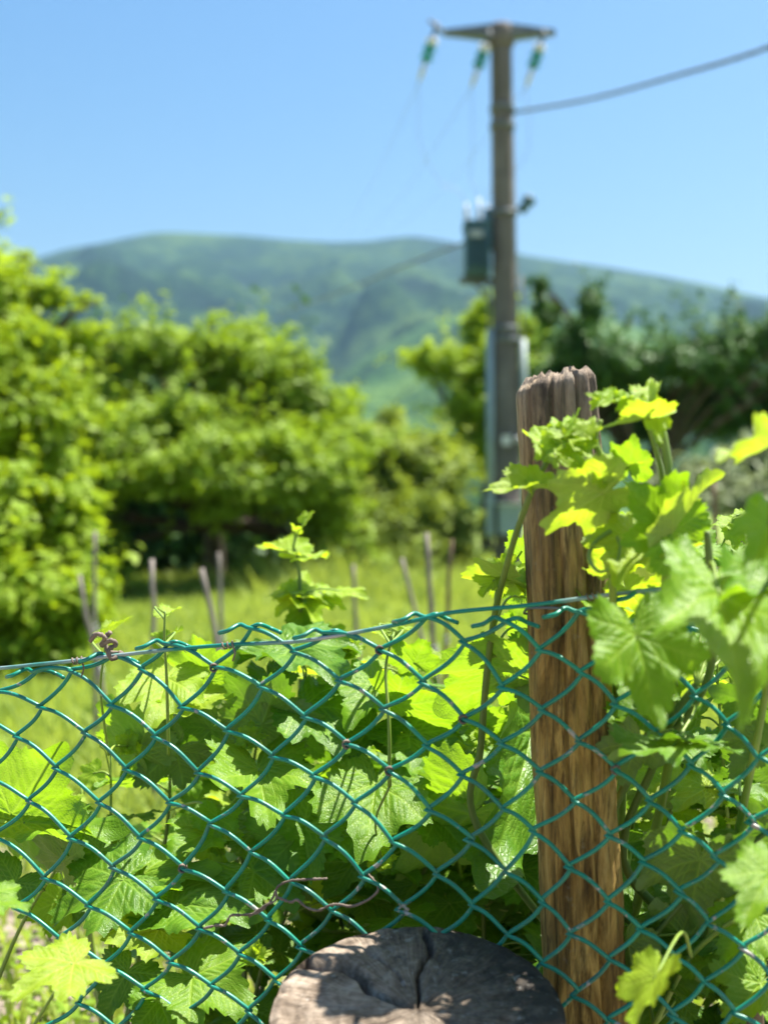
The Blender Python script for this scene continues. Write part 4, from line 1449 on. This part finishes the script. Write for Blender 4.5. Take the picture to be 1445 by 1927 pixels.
H(v1, 330, 1410, 265, 1465, 1.66, -.02, BK, 'mature', 9)
H(v1, 398, 1372, 345, 1430, 1.70, 0, BK, 'mature', 2)
H(v1, 262, 1652, 396, 1634, 1.62, -.02, Vector((0, -.5, .9)), 'mid', 2, .7)
H(v1, 395, 1566, 322, 1596, 1.64, -.02, UPC, 'mid', 5)
H(v1, 300, 1748, 205, 1764, 1.60, -.03, Vector((0, -.6, .8)), 'young', 0, .9)
H(v1, 332, 1700, 478, 1716, 1.60, -.02, Vector((0, -.5, .9)), 'mature', 2, .8)
H(v1, 362, 1838, 468, 1888, 1.58, -.02, Vector((.15, -.55, .8)), 'mid', 9, 1.1)
H(v1, 240, 1830, 190, 1910, 1.62, -.02, UPC, 'mature', 3)
H(v1, 300, 1880, 330, 1960, 1.60, -.02, UPC, 'mature', 1)
H(v2, 494, 1364, 530, 1268, 1.60, .02, BK, 'mature', 9, 1.15)
H(v2, 546, 1218, 645, 1262, 1.64, -.04, Vector((-.1, -.45, 1)), 'mature', 2, 1.0)
H(v2, 520, 1228, 450, 1236, 1.66, -.02, Vector((0, -.4, 1)), 'mature', 5, .9)
H(v2, 572, 1330, 642, 1404, 1.60, -.02, UPC, 'mature', 0)
H(v2, 486, 1448, 508, 1546, 1.575, -.03, Vector((.1, -.55, .85)), 'mid', 4, 1.1)
H(v2, 470, 1300, 455, 1345, 1.66, 0, UPC, 'mature', 3)
H(v2, 505, 1270, 530, 1316, 1.68, 0, UPC, 'mature', 1)
H(v2, 570, 1560, 492, 1650, 1.62, 0, Vector((-.2, -.8, .5)), 'mature', 1)
H(v2, 410, 1540, 395, 1590, 1.64, 0, UPC, 'mid', 6)
H(v2, 478, 1640, 560, 1700, 1.66, 0, UPC, 'mature', 8)
H(v3, 712, 1290, 655, 1350, 1.60, -.02, UPC, 'mid', 5, 1.05)
H(v3, 707, 1474, 690, 1598, 1.57, -.04, Vector((.05, -.7, .7)), 'mid', 0, 1.0)
H(v3, 640, 1310, 600, 1272, 1.68, 0, BK, 'mid', 1)
H(v3, 744, 1322, 872, 1388, 1.60, 0, Vector((.3, .5, .8)), 'mid', 2, .75)
H(v3, 770, 1385, 870, 1440, 1.66, 0, UPC, 'mature', 9)
H(v3, 700, 1370, 648, 1424, 1.66, 0, UPC, 'mature', 4)
H(v3, 780, 1250, 742, 1200, 1.66, 0, BK, 'mid', 0)
H(v3, 618, 1560, 560, 1640, 1.66, 0, UPC, 'mature', 6)
H(v4, 888, 1532, 768, 1628, 1.60, 0, BK, 'mid', 5, 1.1)
H(v4, 866, 1452, 800, 1500, 1.62, 0, UPC, 'mid', 3)
H(v4, 976, 1268, 836, 1322, 1.50, .03, Vector((.3, .5, .8)), 'mid', 2, .9)
H(v4, 1002, 1375, 940, 1640, 1.56, 0, Vector((.75, -.45, .35)), 'mature', 2, .75)
H(v4, 935, 1270, 870, 1255, 1.60, 0, Vector((0, -.4, 1)), 'young', 6, .8)
H(v4, 820, 1540, 880, 1600, 1.68, 0, UPC, 'mature', 8)
H(v4, 985, 1560, 1030, 1500, 1.68, 0, BK, 'young', 0)
H(v4, 900, 1360, 960, 1330, 1.64, 0, BK, 'mid', 3)

# front leaf in the lower corner, on the camera's side of the fence
H(v0, 140, 1812, 30, 1858, 1.36, -.03, Vector((0, -.5, .85)), 'young', 3, .9, attach=P(45, 1960, 1.40))
H(v0, -25, 1690, 50, 1702, 1.34, 0, UP, 'mid', 0, .9, attach=P(-40, 1760, 1.42))

# small upright shoots rising above the fence top
c = v1.cane([P(318, 1420, 1.68), P(314, 1275, 1.64), P(310, 1205, 1.63), P(311, 1150, 1.63)], .0024, .0014, 'shoot', 'shoot')
H(v1, 312, 1158, 338, 1140, 1.63, 0, Vector((0, -.3, .9)), 'young', 6, .8, attach=P(311, 1165, 1.63))
H(v1, 313, 1212, 342, 1180, 1.63, 0, Vector((-.4, -.4, .7)), 'young', 7, .6, attach=P(311, 1222, 1.63))
H(v1, 309, 1205, 288, 1190, 1.63, 0, UPC, 'young', 6, .8, attach=P(311, 1212, 1.63))
H(v1, 198, 1198, 240, 1160, 1.62, 0, Vector((-.5, -.3, .7)), 'young', 6, .5, attach=P(196, 1235, 1.62))
v1.cane([P(205, 1420, 1.70), P(190, 1300, 1.64), P(197, 1232, 1.62), P(200, 1200, 1.62)], .002, .0012, 'shoot', 'shoot')
c = v3.cane([P(733, 1480, 1.60), P(732, 1360, 1.6), P(726, 1260, 1.62), P(738, 1195, 1.62)], .0028, .0016, 'shoot', 'shoot')
for k in range(5):
    H(v3, 735 + k * 2, 1200 - 3 * k, 700 + 18 * k, 1178 + 6 * (k % 2), 1.62, 0, UPC, 'young', 6 + k % 2, .8, attach=P(734, 1212, 1.62))
for vn, u, v, d, n in ((v2, 470, 1392, 1.58, 5), (v1, 240, 1405, 1.62, 4), (v0, 95, 1460, 1.64, 3), (v3, 655, 1225, 1.64, 5), (v3, 715, 1620, 1.58, 5), (v4, 905, 1390, 1.60, 5), (v1, 480, 1800, 1.56, 4)):
    for k in range(n):           # furled growing tips
        a = k * 2.4; H(vn, u, v, u + 30 * math.cos(a), v + 26 * math.sin(a) - 8, d, random.uniform(-.015, .015), Vector((math.cos(a) * .5, -.8, .5)), 'young', 6 + k % 2, .8, petiole=(k == 0))
for vn in V: vn.close()

# young vine on the stake beyond
vb = Vine('young bright vine shoot standing above the fence, between two stakes', (P(570, 963, 2.25).x, 2.25, 0), VG)
vb.cane([P(572, 2300, 2.25), P(566, 1400, 2.25), P(566, 1180, 2.25), P(562, 1060, 2.25), P(552, 1030, 2.25)], .006, .002, 'shoot_dark', 'shoot', sub=10)
for u, v, ut, vt, n, var in ((556, 1112, 505, 1118, UP, 0), (570, 1118, 628, 1108, UPC, 1), (640, 1112, 690, 1116, UP, 3), (575, 1135, 600, 1172, UPC, 4), (560, 1130, 522, 1150, UPC, 5), (562, 1050, 612, 1042, UP, 2), (548, 1040, 492, 1022, UP, 6),
                              (556, 1000, 552, 985, UPC, 6), (575, 980, 590, 962, UPC, 7), (610, 1120, 650, 1140, UPC, 9), (566, 1170, 530, 1190, UPC, 8), (575, 1185, 640, 1180, UP, 2), (570, 1150, 565, 1195, UPC, 3)):
    H(vb, u, v, ut, vt, 2.25, random.uniform(-.05, .05), n, 'young' if v < 1150 else 'mid', var, .9)
vb.close()

# ------------------------------------------------------------------ vine climbing past the post, on both sides of the fence
vr = Vine('tall bright vine climbing beside the wooden post, its tips above the fence', (.30, 1.62, 0), VG)
vr.cane([Vector((.30, 1.62, -.05)), Vector((.29, 1.60, .3)), Vector((.27, 1.55, .55))], .018, .012)
A1 = vr.cane([Vector((.27, 1.55, .55)), P(900, 1560, 1.56), P(905, 1400, 1.53), P(925, 1190, 1.47), P(960, 1040, 1.36), P(1000, 925, 1.30), P(1040, 850, 1.28)], .0052, .0030, 'shoot_dark', 'shoot')
B1 = vr.cane([Vector((.28, 1.55, .55)), P(1170, 1500, 1.48), P(1158, 1250, 1.40), P(1152, 1100, 1.32), P(1150, 960, 1.26), P(1140, 880, 1.25), P(1120, 830, 1.25), P(1130, 790, 1.25)], .0055, .0024, 'shoot', 'shoot')
C1 = vr.cane([Vector((.29, 1.55, .55)), P(1260, 1420, 1.44), P(1252, 1120, 1.30), P(1262, 1000, 1.24), P(1258, 890, 1.22), P(1240, 790, 1.22), P(1214, 752, 1.22), P(1170, 752, 1.22), P(1118, 755, 1.22)], .0062, .0022, 'shoot', 'shoot')
C2 = vr.cane([P(1256, 1060, 1.27), P(1245, 900, 1.23), P(1222, 810, 1.22), P(1215, 780, 1.22)], .0032, .0018, 'shoot', 'shoot')
HR = lambda *a, **k: H(vr, *a, **k)
HR(1012, 918, 926, 914, 1.26, -.02, Vector((0, -.35, .9)), 'young', 6, .75, attach=P(1003, 922, 1.30))
HR(990, 922, 1000, 925, 1.27, -.03, UP, 'young', 6, .6, petiole=False)
HR(1045, 860, 1012, 800, 1.27, 0, UPC, 'young', 6, .9)
for u, v, ut, vt, var in ((1050, 835, 1006, 858, 6), (1062, 815, 1075, 780, 7), (1070, 825, 1110, 812, 6), (1062, 840, 1092, 870, 7), (1085, 835, 1112, 860, 6), (1050, 820, 1030, 800, 7), (1100, 815, 1116, 785, 6)):
    HR(u, v, ut, vt, 1.25, random.uniform(-.03, .02), Vector((random.uniform(-.5, .5), -.6, .6)), 'young', var, .9, petiole=False)
HR(1138, 928, 1030, 984, 1.23, -.02, Vector((.2, .6, .7)), 'young', 0, .85, attach=P(1150, 905, 1.26))
HR(1132, 895, 1090, 893, 1.25, 0, UPC, 'young', 6, .6)
for u, v, ut, vt in ((1135, 890, 1118, 905), (1140, 885, 1168, 870), (1150, 890, 1180, 900), (1145, 895, 1130, 915), (1160, 880, 1200, 872), (1120, 880, 1100, 905)):
    HR(u, v, ut, vt, 1.24, random.uniform(-.02, .02), UPC, 'young', 6, .9, petiole=False)
HR(1185, 880, 1190, 824, 1.26, .0, Vector((.3, .7, .6)), 'mid', 2, .9, attach=P(1152, 900, 1.26))
HR(1228, 786, 1136, 798, 1.20, -.02, Vector((0, .15, 1)), 'young', 6, .7, attach=P(1216, 782, 1.22))
for u, v, ut, vt in ((1215, 760, 1222, 712), (1205, 758, 1190, 745), (1165, 752, 1130, 758), (1130, 755, 1106, 740), (1185, 752, 1160, 770), (1225, 755, 1232, 735), (1122, 756, 1112, 770), (1150, 752, 1125, 738), (1232, 790, 1240, 830)):
    HR(u, v, ut, vt, 1.21, random.uniform(-.02, .02), Vector((random.uniform(-.4, .4), -.5, .8)), 'young', 6, .7, petiole=False)
HR(1264, 1002, 1184, 916, 1.20, -.06, Vector((-.25, -.85, .55)), 'mid', 2, .9, attach=C1[30])
HR(1266, 1000, 1336, 888, 1.20, .02, Vector((-.6, .5, .5)), 'young', 5, .75, attach=C1[30])
HR(1200, 1010, 1158, 1080, 1.24, 0, UPC, 'young', 5)
for u, v, ut, vt, d, n, kd, var in ((1170, 1030, 1250, 1050, 1.34, BK, 'young', 0), (1150, 1075, 1110, 1055, 1.30, BK, 'young', 2), (1240, 1040, 1310, 1075, 1.32, BK, 'young', 5), (1290, 1090, 1230, 1090, 1.35, BK, 'young', 9),
                                    (1180, 1110, 1215, 1150, 1.36, BK, 'young', 0), (1310, 1030, 1380, 1050, 1.38, UPC, 'mid', 1), (1140, 1010, 1120, 1060, 1.36, BK, 'young', 2), (1215, 980, 1170, 960, 1.34, UPC, 'mid', 3),
                                    (1120, 1130, 1160, 1180, 1.40, UPC, 'mid', 4), (1300, 1140, 1265, 1180, 1.38, UPC, 'mid', 5), (1260, 1170, 1310, 1210, 1.38, UPC, 'mid', 1), (980, 1040, 1004, 1000, 1.52, BK, 'mid', 1),
                                    (950, 1085, 876, 1072, 1.42, Vector((.2, .5, .8)), 'young', 3), (945, 1092, 1002, 1070, 1.46, BK, 'young', 4), (985, 1120, 1010, 1180, 1.52, BK, 'mid', 5), (960, 1085, 985, 1110, 1.45, UP, 'young', 6),
                                    (930, 1090, 905, 1120, 1.43, UP, 'young', 7), (1010, 1240, 985, 1330, 1.53, BK, 'mature', 8), (990, 1180, 1010, 1235, 1.55, BK, 'mid', 1)):
    HR(u, v, ut, vt, d, random.uniform(-.03, .03), n, kd, var, .95)
# curled tendril before the post
mb = MB(); mb.tube(catmull([P(1148, 1000, 1.24), P(1120, 1020, 1.23), P(1108, 1050, 1.22), P(1128, 1076, 1.21), P(1158, 1060, 1.21), P(1166, 1030, 1.22), P(1160, 1010, 1.23)], 8), [lerp(.0026, .0014, i / 48) for i in range(49)], 6)
mb.build('tendril', M['shoot'], vr.root)
vr.close()

vf = Vine('large-leaved vine hanging over the camera side of the fence beside the post', (.46, 1.50, 0), VG)
vf.cane([Vector((.46, 1.50, -.05)), Vector((.45, 1.48, .3)), Vector((.43, 1.45, .6))], .018, .013)
vf.cane([Vector((.43, 1.45, .6)), P(1130, 1680, 1.44), P(1190, 1450, 1.42), P(1310, 1290, 1.36)], .0060, .0045, 'shoot_dark', 'shoot')
vf.cane([Vector((.43, 1.45, .6)), P(1180, 1640, 1.46), P(1230, 1440, 1.42), P(1330, 1280, 1.34), P(1336, 1120, 1.22), P(1330, 1000, 1.2)], .0060, .0035, 'shoot_dark', 'shoot')
vf.cane([Vector((.43, 1.45, .6)), P(1330, 1800, 1.42), P(1380, 1600, 1.4), P(1440, 1300, 1.30), P(1480, 1000, 1.12), P(1490, 850, 1.05)], .0056, .003, 'shoot', 'shoot')
vf.cane([P(1100, 1960, 1.42), P(1200, 1800, 1.42), P(1330, 1650, 1.40), P(1450, 1560, 1.36)], .0044, .003, 'shoot_dark', 'shoot')
vf.cane([P(1230, 1930, 1.40), P(1300, 1800, 1.38), P(1400, 1720, 1.34), P(1500, 1690, 1.3)], .0034, .0024, 'shoot', 'shoot')
HF = lambda *a, **k: H(vf, *a, **k)
HF(1196, 1196, 1240, 1352, 1.13, 0, Vector((.12, -.85, .5)), 'mid', 13, .85, attach=P(1250, 1130, 1.24))
HF(1352, 1118, 1404, 1306, 1.08, -.05, Vector((.2, -.65, .7)), 'mid', 5, .75, attach=P(1336, 1060, 1.16))
HF(1316, 1618, 1296, 1724, 1.345, .02, Vector((.3, .80, .5)), 'mature', 2, 1.1)
HF(1234, 1836, 1186, 1926, 1.14, -.02, Vector((.25, .3, .8)), 'young', 1, 1.0, attach=P(1300, 1800, 1.30))
HF(1450, 1640, 1402, 1720, 1.12, 0, UPC, 'mid', 3, 1.0)
HF(1270, 1404, 1160, 1418, 1.28, -.03, Vector((.1, .12, 1)), 'mature', 2, 1.0)
HF(1285, 1396, 1392, 1408, 1.30, -.03, Vector((.0, .15, 1)), 'mature', 0, 1.0)
HF(1200, 1400, 1170, 1470, 1.36, 0, BK, 'mature', 4, 1.0)
HF(1482, 832, 1354, 848, 1.02, -.03, Vector((0, .25, .95)), 'young', 5, .75)
HF(1448, 985, 1412, 1058, 1.0, 0, UPC, 'mid', 9, .8)
HF(1462, 1092, 1372, 1112, 1.12, -.02, Vector((.1, -.25, 1)), 'mid', 2, .8)
HF(1430, 1330, 1345, 1300, 1.38, 0, BK, 'mature', 2, 1.1)
HF(1440, 1400, 1380, 1450, 1.36, 0, BK, 'mature', 9, 1.1)
HF(1220, 1250, 1180, 1330, 1.42, 0, UPC, 'mid', 0, 1.0)
HF(1180, 1330, 1230, 1380, 1.40, 0, Vector((0, -.4, .9)), 'mid', 1, 1.0)
HF(1420, 1720, 1360, 1790, 1.36, 0, UPC, 'mid', 3, 1.0)
HF(1430, 1850, 1370, 1920, 1.36, 0, UPC, 'mid', 4, 1.0)
HF(1330, 1480, 1270, 1520, 1.46, 0, UPC, 'young', 1, 1.0)
HF(1400, 1470, 1440, 1530, 1.46, 0, BK, 'mature', 0, 1.0)
HF(1280, 1760, 1230, 1700, 1.42, 0, BK, 'mature', 8, 1.0)
HF(1120, 1300, 1130, 1350, 1.50, 0, BK, 'mature', 0, 1.0)
HF(1400, 1580, 1440, 1640, 1.38, 0, BK, 'mature', 9, 1.1)
g_ = random.Random(77)
for k in range(16):             # leaves added to the hanging crown, spread flat to shade those below
    u, v, d = g_.uniform(1130, 1480), g_.uniform(1110, 1240), g_.uniform(1.44, 1.62)
    a = g_.uniform(0, 6.28); ln = g_.uniform(55, 105)
    HF(u, v, u + math.cos(a) * ln, v + math.sin(a) * ln * .5 + 18, d, 0, Vector((g_.uniform(-.3, .4), g_.uniform(-.5, .2), 1)), g_.choice(('mid', 'mid', 'mature', 'young')), g_.randrange(14), g_.uniform(.85, 1.1))
for k in range(16):             # shaded leaves lower down
    u, v, d = g_.uniform(1170, 1480), g_.uniform(1330, 1900), g_.uniform(1.40, 1.55)
    a = g_.uniform(0, 6.28); ln = g_.uniform(60, 110)
    HF(u, v, u + math.cos(a) * ln, v + abs(math.sin(a)) * ln, d, 0, Vector((g_.uniform(-.3, .4), g_.uniform(-.7, .4), .8)), 'mature', g_.randrange(14), g_.uniform(.85, 1.1))
vf.close()

# more plants behind the post, filling the corner
for lab, x, y, ns, spr, dr, dens, seed in (
        ('vine half hidden behind the wooden post', .34, 1.95, 7, .15, (1.66, 2.05), .056, 41),
        ('vine at the far corner behind the hanging leaves', .56, 1.90, 8, .17, (1.58, 2.05), .054, 42),
        ('vine cut off by the picture edge behind the post', .80, 1.80, 6, .16, (1.5, 1.95), .06, 43)):
    vn = Vine(lab, (x, y, 0), VG)
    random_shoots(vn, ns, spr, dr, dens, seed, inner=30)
    if seed == 42:
        vn.cane([P(1330, 1120, 1.7), P(1345, 1060, 1.68), P(1370, 1000, 1.66), P(1385, 970, 1.66)], .002, .0013, 'shoot', 'shoot')
        for k, (u, v, ut, vt) in enumerate(((1380, 985, 1345, 985), (1385, 985, 1422, 992), (1375, 1000, 1385, 1030), (1390, 970, 1400, 955), (1330, 1040, 1305, 1065), (1340, 1050, 1322, 1010), (1400, 1050, 1350, 1060))):
            H(vn, u, v, ut, vt, 1.66, 0, UPC, 'young' if k < 4 else 'mid', k % 5, .9)
    vn.close()

# thin the row: leaves that would keep the sun off the outer leaves are taken out
outer = [r for r in LEAVES if r[4]]
gone = set()
for i, r in enumerate(LEAVES):
    if r[4]: continue
    for h in outer:
        w = r[2] - h[2]
        t = w.dot(sun_dir)
        if t > .012 and t < .8 and (w - sun_dir * t).length < r[3] * .80 + h[3] * .35:
            gone.add(i); break
for i in gone:
    for o in LEAVES[i][:2]:
        if o is not None: bpy.data.objects.remove(o)
LEAVES = [r for i, r in enumerate(LEAVES) if i not in gone]
print('vine leaves', len(LEAVES), 'thinned', len(gone))

# ------------------------------------------------------------------ dried tendrils caught in the mesh
def dead_tendril(label, pts, r):
    c = catmull(pts, 8)
    mb = MB(); mb.tube(c, [r * (1 + .7 * mnoise.noise((i * .9, r * 3000, 1))) for i in range(len(c))], 7)
    tag(mb.build('dried_tendril', M['dry'], origin=tuple(pts[0])), label, 'tendril', 'dried tendrils left on the fence')


dead_tendril('knotted brown dried tendril gripping the fence top wire', [PF(172, 1206, -.004), PF(185, 1192, -.008), PF(200, 1200, -.004), PF(190, 1214, .006), PF(212, 1204, -.008), PF(220, 1212, -.004), PF(208, 1222, -.010), PF(214, 1238, -.009), PF(228, 1230, .004), PF(204, 1228, .006), PF(196, 1204, .004), PF(208, 1190, .0)], .0030)
dead_tendril('wavy dried tendril stretched across the mesh above the log', [PF(470, 1722, -.006), PF(500, 1700, -.008), PF(520, 1690, -.007), PF(522, 1668, -.006), PF(545, 1655, -.006), PF(580, 1652, -.006), PF(616, 1650, -.007)], .0014)
dead_tendril('curly grey dried tendril knotted below the wavy one', [PF(524, 1686, -.006), PF(548, 1694, -.007), PF(560, 1690, -.007), PF(578, 1704, -.007), PF(600, 1710, -.006), PF(622, 1700, -.007), PF(640, 1698, -.008), PF(660, 1702, -.007), PF(680, 1696, -.007), PF(700, 1685, -.006), PF(712, 1670, -.005), PF(700, 1655, .004), PF(688, 1645, .004)], .0016)
dead_tendril('short brown dried tendril over the lower mesh', [PF(385, 1744, -.006), PF(410, 1738, -.006), PF(425, 1738, -.006), PF(436, 1720, -.006), PF(460, 1718, -.007), PF(490, 1712, -.007), PF(512, 1690, -.006), PF(520, 1674, -.005)], .0015)

# ------------------------------------------------------------------ air
def make_haze():
    nt = NT('valley_haze')
    pv = nt.n('ShaderNodeVolumePrincipled')
    pv.inputs['Color'].default_value = (.36, .66, 1.0, 1)
    pv.inputs['Density'].default_value = .000092
    pv.inputs['Anisotropy'].default_value = .25
    nt.l(pv.outputs[0], nt.out.inputs['Volume'])
    mb = MB(); mb.box((0, 2500, 349), (12400, 9000, 706))
    o = mb.build('haze', nt.mat, smooth=False)
    tag(o, 'thin blue summer haze filling the valley', 'haze', kind='stuff')


make_haze()
